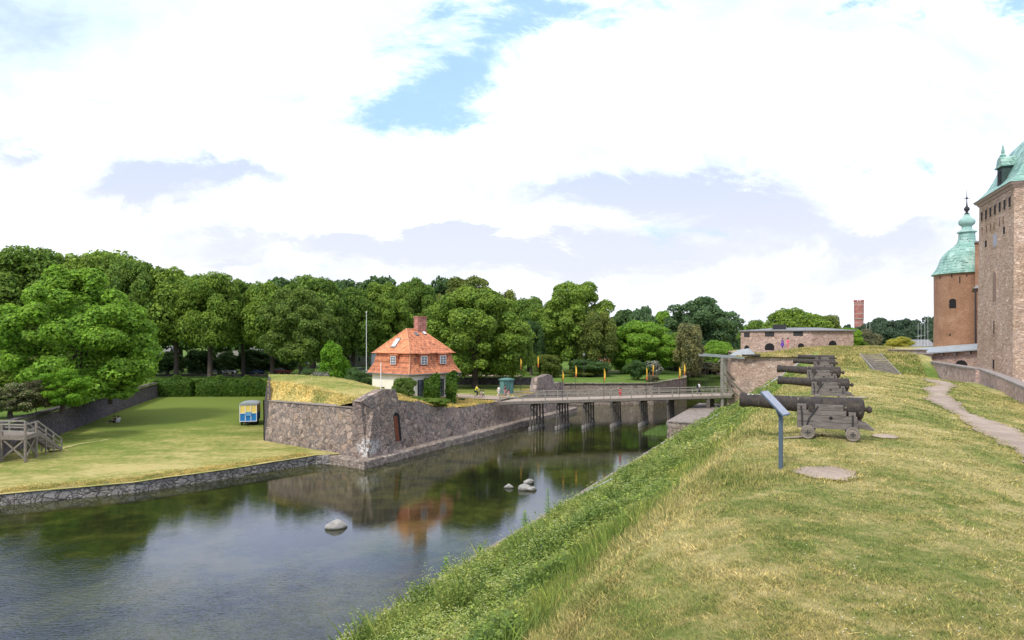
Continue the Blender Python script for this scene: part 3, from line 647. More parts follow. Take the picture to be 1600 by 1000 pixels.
# worn strip where the stairs meet the lawn
tk = [(-45.9+.05*k*k*.3+.25*math.sin(k), 66.0+k*.8, .55-.045*k+.1*math.sin(k*2.3)) for k in range(11)]; V = []
for x, y, wd in tk:
    for q_ in (-1, 0, 1): V.append((x+q_*wd, y, float(h_lawn(x+q_*wd, y))+.03))
tag(npmesh('worn_track', np.array(V), np.array([(i*3+k, i*3+k+1, i*3+k+4, i*3+k+3) for i in range(10) for k in range(2)]), M['worn'], None, True), kind='structure')
# ---------------------------------------------------------------- the red-roofed house
def house():
    O = Vector((-12.3, 80.0, 4.55)); ph = R(48); rx = Vector((math.cos(ph), math.sin(ph), 0)); ly = Vector((-math.sin(ph), math.cos(ph), 0))
    a = 7.4; t = thing('red_roofed_house', 'cream house with a tall orange clay-tiled mansard roof and a brick chimney', 'house', O)
    W = lambda u, v, z: O+rx*u+ly*v+Vector((0, 0, z))
    E = 3.25; K = 5.75; TP = 8.75
    def rect(o, z): return [W(-o, -o, z), W(a+o, -o, z), W(a+o, a+o, z), W(-o, a+o, z)]
    b = MB(O); b.hull(rect(0, -.8), rect(0, E)); b.build('wall', M['cream'], t)
    b = MB(O)                                         # lower mansard, slightly flared foot; left pair of slopes and right pair get their tile
    bo = MB(O)
    rings = [(.55, E-.05), (.30, E+.35), (-.12, E+1.15), (-.40, K)]
    for i in range(3):
        r0, r1 = rect(*rings[i]), rect(*rings[i+1])
        for k in range(4): (b if k in (0, 2) else bo).poly([r0[k], r0[(k+1) % 4], r1[(k+1) % 4], r1[k]])
    r0 = rect(*rings[0]); bo.poly([p-Vector((0, 0, .0)) for p in r0][::-1])
    lr = b.build('lower_roof', M['tile_old'], t); lr2 = bo.build('lower_roof', M['tile_old'], t)
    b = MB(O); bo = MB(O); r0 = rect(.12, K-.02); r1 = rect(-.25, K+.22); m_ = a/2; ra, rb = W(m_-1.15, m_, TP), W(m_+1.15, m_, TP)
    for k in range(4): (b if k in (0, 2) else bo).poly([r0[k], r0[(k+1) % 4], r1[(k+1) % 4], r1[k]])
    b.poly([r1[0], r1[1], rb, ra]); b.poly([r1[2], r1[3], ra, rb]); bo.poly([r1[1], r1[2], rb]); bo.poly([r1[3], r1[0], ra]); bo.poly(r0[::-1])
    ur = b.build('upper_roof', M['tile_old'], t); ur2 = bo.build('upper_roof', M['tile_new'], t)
    b = MB(O); 
    for c in r1: pass
    for (p, q) in ((r1[0], ra), (r1[1], rb), (r1[3], ra), (ra, rb)): b.tube([p, q], .09, 6)
    b.tube([r0[0], r1[0]], .09, 6); rr_ = [rect(*q)[0] for q in rings]; b.tube(rr_, .09, 6); rr_ = [rect(*q)[1] for q in rings]; b.tube(rr_, .09, 6)
    b.build('ridge_tiles', plain('ridge_tile', (.58,.27,.14), .3), t)
    c = W(m_+1.0, m_-.1, 0); ch = MB(O); ang = ph
    ch.box((c.x, c.y, O.z+TP+.05), (1.45, .8, 2.9), ang); ch.box((c.x, c.y, O.z+TP+1.56), (1.6, .95, .12), ang)
    ch.build('chimney', M['brick'], ur)
    def window(par, face, pos_, z, w_, h_, lean=0, fr=M['brick'], out=.03, bars=(2, 3), nm='window', barm=M['white']):
        dx, dn = (rx, -ly) if face == 'R' else (ly, -rx)
        c = (W(pos_, 0, z) if face == 'R' else W(0, pos_, z))+dn*(out)
        rz = math.atan2(dx.y, dx.x); f = MB(O); f.box(tuple(c), (w_+.16, .10, h_+.16), rz); fo = f.build(nm, fr, par)
        p = MB(O); cc = c+dn*.055; p.box(tuple(cc), (w_, .02, h_), rz); p.build('pane', M['glass'], fo)
        g_ = MB(O); cc = c+dn*.072
        for i in range(bars[0]+1): q_ = cc+dx*(-w_/2+w_*i/bars[0]); g_.box(tuple(q_), (.05, .03, h_+.05), rz)
        for i in range(bars[1]+1): q_ = cc+Vector((0, 0, -h_/2+h_*i/bars[1])); g_.box(tuple(q_), (w_+.05, .028, .045), rz)
        g_.build('glazing_bars', barm, fo); return fo
    # ground floor
    dk = M['black']
    window(t, 'L', 5.2, .75, .5, 1.3, bars=(1, 2), barm=dk, fr=dk); window(t, 'L', 1.6, 1.35, .7, 1.9, barm=dk, fr=dk)
    window(t, 'R', 1.9, 1.25, 1.15, 2.3, bars=(3, 4), barm=dk, fr=dk); window(t, 'R', 4.9, 1.4, 1.0, 2.0, bars=(3, 4), barm=dk, fr=dk)
    # dormers in the steep slope: box + window
    for face, pos_ in (('L', 3.0), ('R', 2.2), ('R', 5.3)):
        dx, dn = (rx, -ly) if face == 'R' else (ly, -rx); c = (W(pos_, 0, 0) if face == 'R' else W(0, pos_, 0)); rz = math.atan2(dx.y, dx.x)
        d = MB(O); q_ = c+Vector((0, 0, E+1.68))-dn*.28; d.box(tuple(q_), (1.35, .55, 1.25), rz); 
        dm = d.build('dormer', M['tile_old'], t)
        r_ = MB(O); q_ = c+Vector((0, 0, E+2.36))-dn*.2; r_.box(tuple(q_), (1.75, .75, .12), rz, Matrix.Rotation(R(-14 if face == 'R' else -14), 3, 'X')); r_.build('dormer_roof', M['tile_new' if face == 'L' else 'tile_old'], dm)
        window(t, face, pos_, E+1.62, .95, .95, bars=(2, 3) if face == 'L' else (2, 3), out=.06)
    # skylights on the upper slopes
    def slope_pt(face, u, f):     # f 0..1 up the slope
        if face == 'R': p0 = r1[0].lerp(r1[1], u); p1 = ra.lerp(rb, u); e_ = (r1[1]-r1[0]).normalized(); up_ = (ra.lerp(rb, .5)-r1[0].lerp(r1[1], .5)).normalized()
        else: p0 = r1[0].lerp(r1[3], u); p1 = ra; e_ = (r1[3]-r1[0]).normalized(); up_ = (ra-r1[0].lerp(r1[3], .5)).normalized()
        return p0.lerp(p1, f), e_, up_
    for face, u, f, w_, h_, gm in (('L', .55, .36, .75, 1.25, 'white'), ('R', .42, .76, .35, .55, 'glass'), ('R', .86, .80, .35, .5, 'white')):
        p, e_, up_ = slope_pt(face, u, f); nn = e_.cross(up_).normalized(); nn = nn if nn.z > 0 else -nn
        s_ = MB(O); r_ = lambda k, o: [p+e_*w_/2*k*sx+up_*h_/2*k*sy+nn*o for sx, sy in ((-1, -1), (1, -1), (1, 1), (-1, 1))]
        s_.hull(r_(1.2, -.05), r_(1.2, .12)); so = s_.build('skylight', M['slate'], ur if face == 'R' else ur2)
        s_ = MB(O); s_.hull(r_(.95, .122), r_(.95, .135)); s_.build('pane', M[gm], so)
    gt = MB(O); r_ = rect(.60, E-.06)
    gt.tube([r_[0], r_[1]], .07, 6); gt.tube([r_[0], r_[3]], .07, 6); gt.build('gutter', M['slate'], t)
    dp = MB(O); dp.tube([r_[1], r_[1]-rx*.6+ly*.4-Vector((0, 0, .55)), r_[1]-rx*.62+ly*.5-Vector((0, 0, 2.8))], .05, 6); dp.build('downpipe', M['white'], t)
house()
# ---------------------------------------------------------------- bridge
def bridge():
    A, B = Vector((-1.6, 86.5, 3.8)), Vector((31.2, 94.9, 3.95)); d = (B-A).normalized(); sk = Vector((.40, .917, 0)); Wd = 5.0
    t = thing('wooden_bridge', 'long wooden bridge on rows of slanting timber piles over the moat', 'bridge', A)
    up = Vector((0, 0, 1)); L = (B-A).length
    b = MB(A); b.hull([A, B, B+sk*Wd, A+sk*Wd], [p+up*.07 for p in (A, B, B+sk*Wd, A+sk*Wd)]); b.build('deck', M['deck'], t)
    for k in (0, 1):
        o = sk*Wd*k+(-sk if k == 0 else sk)*.07; b = MB(A); b.bar(A+o-up*.12, B+o-up*.12, .12, .36); b.build('edge_beam', M['grey_wood'], t)
        b = MB(A); o = sk*(.8+k*(Wd-1.6)); b.bar(A+o-up*.22, B+o-up*.22, .3, .4); b.build('girder', M['pile'], t)
        # railing: rails as one part, posts one by one
        o = sk*Wd*k+(sk if k == 0 else -sk)*.08; b = MB(A)
        for z in (.55, 1.05): b.bar(A+o+up*z, B+o+up*z, .07, .12)
        b.build('rail', M['pale_wood'], t)
        for i in range(12):
            p = A.lerp(B, i/11)+o; b = MB(A); b.bar(p-up*.3, p+up*1.12, .13); b.build('railing_post', M['pale_wood'], t)
    for i, px in enumerate((828, 869, 911, 955, 999, 1043)):
        # x along the bridge where the near pile stands
        f = None
        for q_ in range(2000):
            p = A.lerp(B, q_/2000)
            if 800+p.x/p.y*F >= px: f = q_/2000; break
        p = A.lerp(B, f); b = MB(A); b.bar(p-sk*.25-up*.5, p+sk*(Wd+.25)-up*.5, .3); b.build('cross_beam', M['pile'], t)
        for j in range(5):
            top = p+sk*(.35+j*(Wd-.7)/4)-up*.6; sp = (j-2)*.2
            bot = Vector((top.x+sk.x*sp, top.y+sk.y*sp, -.6)); b = MB(A); b.tube([bot, top], [.12, .105], 8); po = b.build('pile', M['pile'], t, True)
            c = MB(A); c.lathe((bot.x, bot.y, 0), [(.2, -.5), (.2, .34), (.14, .5)], 8); c.build('pile_collar', M['concrete'], po)
        b = MB(A); b.bar(p+sk*.5-up*1.0, p+sk*(Wd-.4)-up*3.1, .06, .12); b.build('brace', M['pile'], t)
    p = A.lerp(B, .89); b = MB(A); b.bar(p+sk*.1+up*-.3, Vector((p.x+sk.x*.1, p.y+sk.y*.1, -.4)), .5, .3); b.bar(p+sk*3.2-up*.3, p+sk*3.2-up*4.2, .9, .5); b.build('portal_pier', M['pile'], t)
    # the lifting frame
    fA = A.lerp(B, .955)
    dt = thing('drawbridge_frame', 'timber drawbridge gallows with long pale lifting beams at the gate end', 'drawbridge', fA)
    for k in (0, 1):
        o = sk*(.25+k*(Wd-.5)); q_ = fA+o
        b = MB(fA); b.bar(q_-up*1.6, q_+up*5.3, .34); b.build('post', M['pale_wood'], dt)
        b = MB(fA); b.bar(q_+d*.1+up*3.4, q_+d*3.9-up*.1, .2); b.bar(q_+d*.1+up*2.2, q_+d*2.6-up*.1, .18); b.build('strut', M['grey_wood'], dt)
        b = MB(fA); b.bar(q_-d*3.6+up*5.85, q_+d*3.6+up*5.35, .22, .28); b.build('lifting_beam', M['light_slate'], dt)
        for e_ in (-3.3, -2.2):
            b = MB(fA); b.tube([q_+d*e_+up*5.75, q_+d*e_+up*.2], .03, 5); b.build('chain', M['black'], dt)
        b = MB(fA); b.bar(q_-d*.6+up*4.8, q_+up*5.4, .14); b.bar(q_+d*.6+up*4.8, q_+up*5.4, .14); b.build('knee', M['grey_wood'], dt)
    b = MB(fA); b.bar(fA+sk*.1+up*5.3, fA+sk*(Wd-.1)+up*5.3, .3); b.build('head_beam', M['pale_wood'], dt)
    return A, B, sk, Wd, d
BA, BB, SK, BW, BD = bridge()
def bridge_pt(px, s):     # a spot on the deck below a photo column
    for q_ in range(4000):
        p = BA.lerp(BB, -.1+q_/3600)+SK*s
        if 800+p.x/p.y*F >= px: return p+Vector((0, 0, .07))
# ---------------------------------------------------------------- castle
def castle():
    N_ = Vector((46.7, 62.0, 6.5)); Fv = Vector((50.0, 71.3, 0)); dl = Vector((3.3, 9.3, 0)); dl_n = dl.normalized(); rt = Vector((dl_n.y, -dl_n.x, 0)); Sd = 10.0
    t = thing('castle_tower', 'massive square castle keep of pale pink brick and rubble with a green copper roof', 'tower', N_)
    zt = 26.1; z0 = 6.5
    def rect(o, z): 
        c = [N_-rt*o-dl_n*o, N_+rt*(Sd+o)-dl_n*o, N_+rt*(Sd+o)+dl_n*(Sd+o), N_-rt*o+dl_n*(Sd+o)]; return [(p.x, p.y, z) for p in c]
    b = MB(N_); b.hull(rect(.18, z0), rect(0, zt)); wl = b.build('wall', M['keep_stone'], t)
    b = MB(N_); b.hull(rect(.06, zt+.003), rect(.22, zt+.28)); b.hull(rect(.32, zt+.29), rect(.42, zt+.5)); b.build('cornice', M['sill'], t)
    b = MB(N_)
    prof = [(.5, zt+.51), (.1, zt+.8), (-.5, zt+1.5), (-1.0, zt+2.5), (-1.5, zt+3.9), (-2.1, zt+5.0), (-2.9, zt+5.9), (-3.8, zt+6.5), (-4.3, zt+6.9)]
    rr_ = [rect(*q) for q in prof]
    for i in range(len(rr_)-1):
        for k in range(4): b.poly([rr_[i][k], rr_[i][(k+1) % 4], rr_[i+1][(k+1) % 4], rr_[i+1][k]])
    b.poly(rr_[-1]); b.poly(rr_[0][::-1]); rf = b.build('roof', M['copper'], t, True)
    # openings of the left face: (distance from near corner, z, w, h, arched)
    rz = math.atan2(dl_n.y, dl_n.x)
    def opening(u, z, w_, h_, arch=False, m=M['dark'], nm='window', face='L', frame=False):
        sc_ = .18*(zt-z)/(zt-z0)
        if face == 'L': c = N_+dl_n*u-rt*(sc_+.0); ax, nn = dl_n, -rt
        else: c = N_+rt*u-dl_n*sc_; ax, nn = rt, -dl_n
        pts = [(-w_/2, -h_/2), (w_/2, -h_/2), (w_/2, h_/2)]+([(w_*.3, h_/2+w_*.38), (0, h_/2+w_*.55), (-w_*.3, h_/2+w_*.38)] if arch else [])+[(-w_/2, h_/2)]
        f = MB(N_); P = lambda k, o: [tuple(Vector((c.x, c.y, z))+ax*p[0]*k+Vector((0, 0, p[1]*(1+(k-1)*w_/h_)))+nn*o) for p in pts]
        f.hull(P(1.35, -.25), P(1.35, .045)); fo = f.build(nm, M['sill'] if frame else M['keep_stone'], wl)
        q_ = MB(N_); q_.hull(P(1, .0), P(1, .052)); q_.build('pane', m, fo); return fo
    for i in range(7): opening(1.0+i*1.33, 24.95, .55, .95, nm='machicolation_slot')
    for u in (2.6, 3.6, 5.2, 6.2, 7.4, 8.8): opening(u, 23.5-.1*(u > 5), .16, .8, nm='arrow_slit')
    opening(4.9, 21.9, .9, 1.1, frame=True, m=M['glass']); opening(7.6, 21.9, .6, .7); opening(2.4, 22.5, .5, .75)
    opening(4.9, 17.0, 1.0, 2.5, True, m=plain('niche_plaster', (.25, .17, .12)))
    opening(4.9, 13.2, .32, 1.3, nm='arrow_slit'); opening(4.9, 9.5, .5, .9)
    for z in (11.5, 17): opening(3.0, z, .3, 1.0, face='F')
    # lucarne on the roof
    c = N_+dl_n*4.6-rt*.0; lz = zt+.9
    lc = MB(N_); bx_ = lambda x0, x1, y0, y1, za, zb, m_=lc: m_.hull([tuple(Vector((c.x, c.y, za))+rt*x+dl_n*y) for x, y in ((x0, y0), (x1, y0), (x1, y1), (x0, y1))], [tuple(Vector((c.x, c.y, zb))+rt*x+dl_n*y) for x, y in ((x0, y0), (x1, y0), (x1, y1), (x0, y1))])
    bx_(.25, 2.2, -.75, .75, lz-.6, lz+2.0); lo = lc.build('lucarne', plain('dark_copper', (.045,.07,.062), .3), rf)
    lc = MB(N_); bx_(.05, 2.3, -.95, .95, lz+2.0, lz+2.15, lc)
    ro = [(-.85, lz+2.151), (-.6, lz+2.75), (-.2, lz+3.05), (.2, lz+3.05), (.6, lz+2.75), (.85, lz+2.151)]
    lc.hull([tuple(Vector((c.x, c.y, z))+rt*.15+dl_n*y) for y, z in ro], [tuple(Vector((c.x, c.y, z))+rt*2.4+dl_n*y) for y, z in ro])
    ve = Vector((c.x, c.y, lz+3.0))+rt*.5; lc.lathe(ve, [(.22, 0), (.3, .2), (.12, .42), (.16, .55), (.03, 1.3)], 10); lc.build('lucarne_hood', M['copper'], rf)
    lc = MB(N_); bx_(.19, .30, -.35, .35, lz+.1, lz+1.6, lc); lc.build('lucarne_opening', M['dark'], rf)
    # finial on the front of the roof, only its edge is in the picture
    fp = N_+rt*2.1+dl_n*.6; b = MB(N_); b.lathe((fp.x, fp.y, zt+3.2), [(.35, 0), (.35, 1.6), (.5, 1.7), (.12, 2.2), (.1, 3.6), (.3, 3.9), (.28, 4.2), (.08, 4.5), (.03, 5.4)], 12); b.build('finial', M['slate'], rf, True)
    # round tower with bell roof
    O = Vector((68.2, 100, 6)); rt_ = thing('round_tower', 'round ochre-plastered castle tower with a bell-shaped green copper cap and spire', 'tower', O)
    b = MB(O); b.lathe(O, [(4.5, 0), (4.3, 4), (4.2, 10), (4.22, 15.6)], 48); wl2 = b.build('wall', M['ochre'], rt_, True)
    b = MB(O); b.lathe(O, [(4.3, 15.601), (4.6, 15.7), (4.45, 15.9), (3.95, 16.6), (3.6, 17.4), (3.4, 18.1), (3.05, 18.7), (2.5, 19.3), (1.8, 19.85), (1.3, 20.4), (1.1, 21.0), (1.05, 21.9)], 24); b.build('bell_roof', M['copper'], rt_, True)
    b = MB(O); b.lathe(O, [(1.05, 21.901), (1.3, 22.0), (1.25, 22.15), (.85, 22.3), (.65, 22.6), (.65, 22.9), (1.0, 23.2), (1.1, 23.55), (.98, 23.9), (.6, 24.2), (.4, 24.5), (.33, 24.7)], 20); b.build('onion_cap', M['copper_plain'], rt_, True)
    b = MB(O); b.lathe(O, [(.3, 24.701), (.36, 24.8), (.16, 24.95), (.16, 25.1), (.38, 25.4), (.36, 25.65), (.13, 25.95), (.07, 26.5), (.06, 27.0), (.24, 27.12), (.06, 27.3), (.02, 28.5)], 12)
    b.bar((O.x-.45, O.y, O.z+27.15), (O.x+.45, O.y, O.z+27.15), .08); b.build('spire', M['black'], rt_, True)
    for (a_, z, w_, h_, fr) in ((-.42, 11.2, .9, 1.25, True), (-.2, 14.6, .14, .9, False), (.3, 14.6, .14, .7, False), (-.5, 6.6, .22, .3, False), (-.9, 15.2, .12, .3, False), (-.45, 15.25, .12, .3, False), (0, 15.2, .12, .3, False)):
        vd = Vector((-O.x, -O.y, 0)).normalized(); vd.rotate(Matrix.Rotation(a_, 3, 'Z')); ax = Vector((-vd.y, vd.x, 0)); c = O+vd*4.17
        pts = [(-w_/2, -h_/2), (w_/2, -h_/2), (w_/2, h_/2-.1), (w_*.25, h_/2+.1), (-w_*.25, h_/2+.1), (-w_/2, h_/2-.1)]
        f = MB(O); f.hull([tuple(Vector((c.x, c.y, O.z+z))+ax*p[0]+Vector((0, 0, p[1]))-vd*.3) for p in pts], [tuple(Vector((c.x, c.y, O.z+z))+ax*p[0]+Vector((0, 0, p[1]))+vd*.09) for p in pts]); f.build('window', M['dark'], wl2)
    # reddish wing behind
    O2 = Vector((65.5, 90, 6)); wg = thing('castle_wing', 'tall reddish plaster wing of the castle between the two towers', 'building', O2)
    b = MB(O2); b.hull([(63.8, 92, 6), (75, 88, 6), (79, 96, 6), (68.4, 98, 6)], [(63.9, 92, 25.3), (75, 88, 25.3), (79, 96, 25.3), (68.4, 98, 25.3)]); b.build('wall', M['ochre'], wg)
    b = MB(O2); b.hull([(63.6, 91.8, 25.31), (75.1, 87.7, 25.31), (79.2, 96.2, 25.31), (68.3, 98.3, 25.31)], [(63.6, 91.8, 25.5), (75.1, 87.7, 25.5), (79.2, 96.2, 25.5), (68.3, 98.3, 25.5)]); b.build('roof_edge', M['slate'], wg)
    O3 = Vector((53.5, 80, 6)); an = thing('castle_annex', 'narrow ochre annex with a dark downpipe squeezed behind the keep', 'building', O3)
    b = MB(O3); b.hull([(56.6, 81.4, 6), (62, 79.5, 6), (64.5, 86, 6), (61.4, 88, 6)], [(56.6, 81.4, 18.2), (62, 79.5, 18.2), (64.5, 86, 18.2), (61.4, 88, 18.2)]); b.build('wall', M['ochre'], an)
    b = MB(O3); b.hull([(56.1, 81.2, 18.2), (62, 79, 18.2), (64.7, 86.4, 18.2), (61.0, 88.5, 18.2)], [(58.8, 82.8, 19.4), (61.5, 81.8, 19.4), (62.8, 85, 19.4), (61.2, 86, 19.4)]); b.build('roof', M['slate'], an)
    b = MB(O3); b.tube([(56.45, 81.2, 18.1), (56.45, 81.2, 9)], .09, 8); b.build('downpipe', M['black'], an)
    b = MB(O3); b.box((57.6, 80.95, 14-1.3), (.6, .1, 1.9), -.34); wn_ = b.build('window', M['glass'], an)
    # low gallery with sloped metal roof
    O4 = Vector((50.9, 81, 7.9)); ga = thing('gallery', 'low stone gallery with arches and a sloping grey metal roof against the keep', 'building', O4)
    a_, c_ = Vector((50.7, 82, 0)), Vector((55.2, 74.6, 0)); dx = (c_-a_); dn_ = Vector((dx.y, -dx.x, 0)).normalized(); dn_ = dn_ if dn_.y < 0 else -dn_
    bk = -dn_*1.8
    b = MB(O4); z1, z2 = 10.25, 11.0
    b.hull([(a_.x, a_.y, 6.8), (c_.x, c_.y, 6.8), (c_.x+bk.x, c_.y+bk.y, 6.8), (a_.x+bk.x, a_.y+bk.y, 6.8)], [(a_.x, a_.y, z1), (c_.x, c_.y, z2), (c_.x+bk.x, c_.y+bk.y, z2), (a_.x+bk.x, a_.y+bk.y, z1)]); gw = b.build('wall', M['pink_stone'], ga)
    b = MB(O4); e1 = a_+dn_*.7-dx.normalized()*2.6; e2 = c_+dn_*.7; e3 = c_+bk*1.6; e4 = a_+bk*1.6-dx.normalized()*2.6
    b.hull([(e1.x, e1.y, z1-.32), (e2.x, e2.y, z2-.05), (e3.x, e3.y, z2+.75), (e4.x, e4.y, z1+.45)], [(e1.x, e1.y, z1-.2), (e2.x, e2.y, z2+.08), (e3.x, e3.y, z2+.87), (e4.x, e4.y, z1+.57)]); b.build('roof', M['light_slate'], ga)
    for f_, w_, h_ in ((.48, 1.3, 1.3), (.83, .8, 2.3)):
        c = a_.lerp(c_, f_); ax = dx.normalized(); zc = 8.55+h_/2-.3
        pts = [(-w_/2, -h_/2), (w_/2, -h_/2), (w_/2, h_/2-w_*.35), (w_*.3, h_/2-w_*.08), (0, h_/2), (-w_*.3, h_/2-w_*.08), (-w_/2, h_/2-w_*.35)]
        f = MB(O4); f.hull([tuple(Vector((c.x, c.y, zc))+ax*p[0]+Vector((0, 0, p[1]))-dn_*.2) for p in pts], [tuple(Vector((c.x, c.y, zc))+ax*p[0]+Vector((0, 0, p[1]))+dn_*.03) for p in pts]); f.build('arch_opening', M['dark'], gw)
    for k in range(6):
        c = a_.lerp(c_, .08+k*.17)+dn_*.2; b = MB(O4); b.box((c.x, c.y, z1-.25+(z2-z1)*(.08+k*.17)), (.3, .5, .3), math.atan2(dx.y, dx.x)); b.build('corbel', M['coping'], gw)
castle()
# ---------------------------------------------------------------- barracks on the fort, gatehouse
def barracks():
    O = Vector((42.5, 122, 9)); t = thing('fort_barracks', 'long low pinkish stone barracks with a flat slate roof on the grassy hill', 'building', O)
    pts = [(42.7, 124.5), (53.2, 118.5), (61.2, 119.5), (64.5, 126), (50, 134)]; 
    b = MB(O); b.hull([(x, y, 5) for x, y in pts], [(x, y, 13.45) for x, y in pts]); wl = b.build('wall', M['pink_stone'], t)
    cx, cy = 54, 125; ex = [(cx+(x-cx)*1.045, cy+(y-cy)*1.07) for x, y in pts]; inn = [(cx+(x-cx)*.35, cy+(y-cy)*.35) for x, y in pts]
    b = MB(O); b.hull([(x, y, 13.46) for x, y in ex], [(x, y, 13.60) for x, y in ex]); b.hull([(x, y, 13.61) for x, y in ex], [(x, y, 14.15) for x, y in inn]); b.build('roof', M['slate'], t)
    b = MB(O); b.box((49.3, 123, 14.3), (2.2, 1.2, .8), -.5); b.build('chimney', M['black'], t)
    def op(a, c, f, z, w_, h_, arch):
        a, c = Vector(a), Vector(c); d = (c-a).normalized(); nn = Vector((d.y, -d.x)); p = a.lerp(c, f)
        q_ = [(-w_/2, 0), (w_/2, 0), (w_/2, h_*.6), (w_*.32, h_*.88), (0, h_), (-w_*.32, h_*.88), (-w_/2, h_*.6)] if arch else [(-w_/2, 0), (w_/2, 0), (w_/2, h_), (-w_/2, h_)]
        m_ = MB(O); m_.hull([(p.x+d.x*u-nn.x*.2, p.y+d.y*u-nn.y*.2, z+v) for u, v in q_], [(p.x+d.x*u+nn.x*.04, p.y+d.y*u+nn.y*.04, z+v) for u, v in q_]); m_.build('opening', M['black'] if not arch else M['dark'], wl)
    p = pts
    op(p[0], p[1], .09, 12.4, 1.0, .85, False); op(p[0], p[1], .42, 12.5, 1.6, .85, False); op(p[0], p[1], .82, 12.6, 1.6, .8, False)
    op(p[0], p[1], .09, 9.7, .9, 1.2, True); op(p[0], p[1], .42, 10.0, 1.6, 1.3, True); op(p[0], p[1], .86, 10.4, 1.0, .9, True)
    op(p[1], p[2], .50, 10.3, 1.5, 1.5, True); op(p[2], p[3], .3, 12.2, .4, 1.0, False); op(p[2], p[3], .3, 10, .4, 1.6, False)
    O = Vector((36, 103.6, 8)); t = thing('gatehouse_turret', 'small stone turret with a pale lean-to metal roof at the corner of the fort wall', 'building', O)
    q_ = [(33.2, 100.6), (36.3, 99.6), (37.4, 103), (34.4, 104.2)]
    b = MB(O); b.hull([(x, y, 8) for x, y in q_], [(x, y, 9.45) for x, y in q_]); b.build('wall', M['pink_stone'], t)
    b = MB(O); b.hull([(32.7, 100.3, 9.4), (36.5, 99.1, 9.4), (37.9, 103.2, 9.5), (34.1, 104.6, 9.5)], [(34.4, 101.8, 10.35), (35.9, 101.3, 10.6), (36.6, 103, 10.6), (35.2, 103.6, 10.35)]); b.build('roof', M['light_slate'], t)
barracks()
# ---------------------------------------------------------------- cannons
def cannon_proto():
    t = thing('cannon', '', 'cannon')
    b = MB()   # barrel, axis x, turned a little upwards
    prof = [(.0, -.93), (.05, -.93), (.085, -.89), (.09, -.85), (.055, -.81), (.05, -.775), (.13, -.765), (.22, -.74), (.265, -.70), (.275, -.66), (.262, -.62), (.262, -.45), (.268, -.44), (.268, -.40), (.25, -.38), (.235, .1), (.24, .11), (.24, .17), (.222, .19), (.215, .62), (.22, .63), (.22, .67), (.20, .69), (.165, 1.75), (.17, 1.8), (.165, 1.85), (.178, 1.98), (.198, 2.08), (.195, 2.13), (.165, 2.16), (.1, 2.16), (.1, 1.5)]
    b.lathe((0, 0, 0), prof, 36, 'x'); b.tube([(.42, -.37, -.06), (.42, .37, -.06)], .075, 14)
    br = b.build('barrel', M['iron'], t, True); br.location = (0, 0, .775); br.rotation_euler = (0, -R(2.6), 0); 
    # stepped cheeks, each of three stacked planks
    for s in (-1, 1):
        y0, y1 = s*.29-.055, s*.29+.055
        lay = [(.25, .405, -.62, .75), (.41, .575, -.60, .75), (.578, .70, -.36, .75)]
        b = MB()
        for (za, zb, xa, xb) in lay: b.hull([(xa, y0, za), (xb, y0, za), (xb, y1, za), (xa, y1, za)], [(xa, y0, zb), (xb, y0, zb), (xb, y1, zb), (xa, y1, zb)])
        b.box((.64, s*.29, .775), (.21, .11, .14)); b.box((.02, s*.29, .775), (.63, .11, .14)); b.box((-.49, s*.29, .63), (.16, .11, .10))
        ck = b.build('cheek', M['old_oak'], t, bevel=.008)
        b = MB(); yo = s*.352
        for sp_ in ([(.66, yo, .80), (.635, yo, .62), (.63, yo, .32)], [(.27, yo, .80), (.36, yo, .66), (.47, yo, .50), (.53, yo, .30)], [(-.50, yo, .62), (-.50, yo, .30)]):
            b = MB(); b.tube(sp_, .022, 6); b.build('iron_strap', M['black'], ck)
        b = MB(); b.lathe((-.02, yo-.004*s, .52), [(.042, -.006), (.042, .006)], 12, 'y'); b.build('axle_hole', M['dark'], ck)
    b = MB(); b.box((.05, 0, .30), (1.1, .46, .10)); b.box((.62, 0, .45), (.12, .46, .3)); b.build('bed', M['old_oak'], t, bevel=.008)
    b = MB(); b.hull([(-.45, -.2, .30), (-.98, -.2, .24), (-.98, .2, .24), (-.45, .2, .30)], [(-.45, -.2, .50), (-.80, -.2, .40), (-.80, .2, .40), (-.45, .2, .50)]); b.build('tail_block', M['old_oak'], t, bevel=.01)
    b = MB(); b.hull([(-.70, -.1, .42), (-.35, -.1, .42), (-.35, .1, .42), (-.70, .1, .42)], [(-.70, -.1, .56), (-.40, -.1, .50), (-.40, .1, .50), (-.70, .1, .56)]); b.build('wedge', M['old_oak'], t)
    for x in (.50, -.50):
        b = MB(); b.box((x, 0, .20), (.16, .62, .14)); b.tube([(x, -.52, .165), (x, .52, .165)], .055, 12); ax = b.build('axle', M['old_oak'], t)
        for s in (-1, 1):
            b = MB(); b.lathe((x, s*.44, .165), [(.0, -.06), (.10, -.06), (.105, -.045), (.125, -.045), (.13, -.055), (.162, -.055), (.165, -.045), (.165, .045), (.162, .055), (.13, .055), (.125, .045), (.105, .045), (.10, .06), (.0, .06)], 28, 'y')
            w_ = b.build('wheel', M['grey_wood'], t, True, 0)
            b = MB(); b.box((x, s*.51, .165), (.13, .03, .022)); b.box((x, s*.51, .165), (.022, .026, .12)); b.build('linchpin', M['black'], w_)
    return t
CP = cannon_proto()
CANN = [(1297, 15.1, .90, 'nearest rusty cannon with a broad breech, right behind the slanted sign'),
        (1297, 24.2, .82, 'second rusty cannon from the sign, its muzzle raised over the long barrel in front'),
        (1287, 31.5, .95, 'third cannon from the sign, short carriage half hidden by the second'),
        (1288, 45.0, .90, 'fourth cannon from the sign, small and dark before the grassy hill'),
        (1289, 55.0, .95, 'farthest cannon of the row, just below the hill crest')]
rzc = math.atan2(.433, -.901)
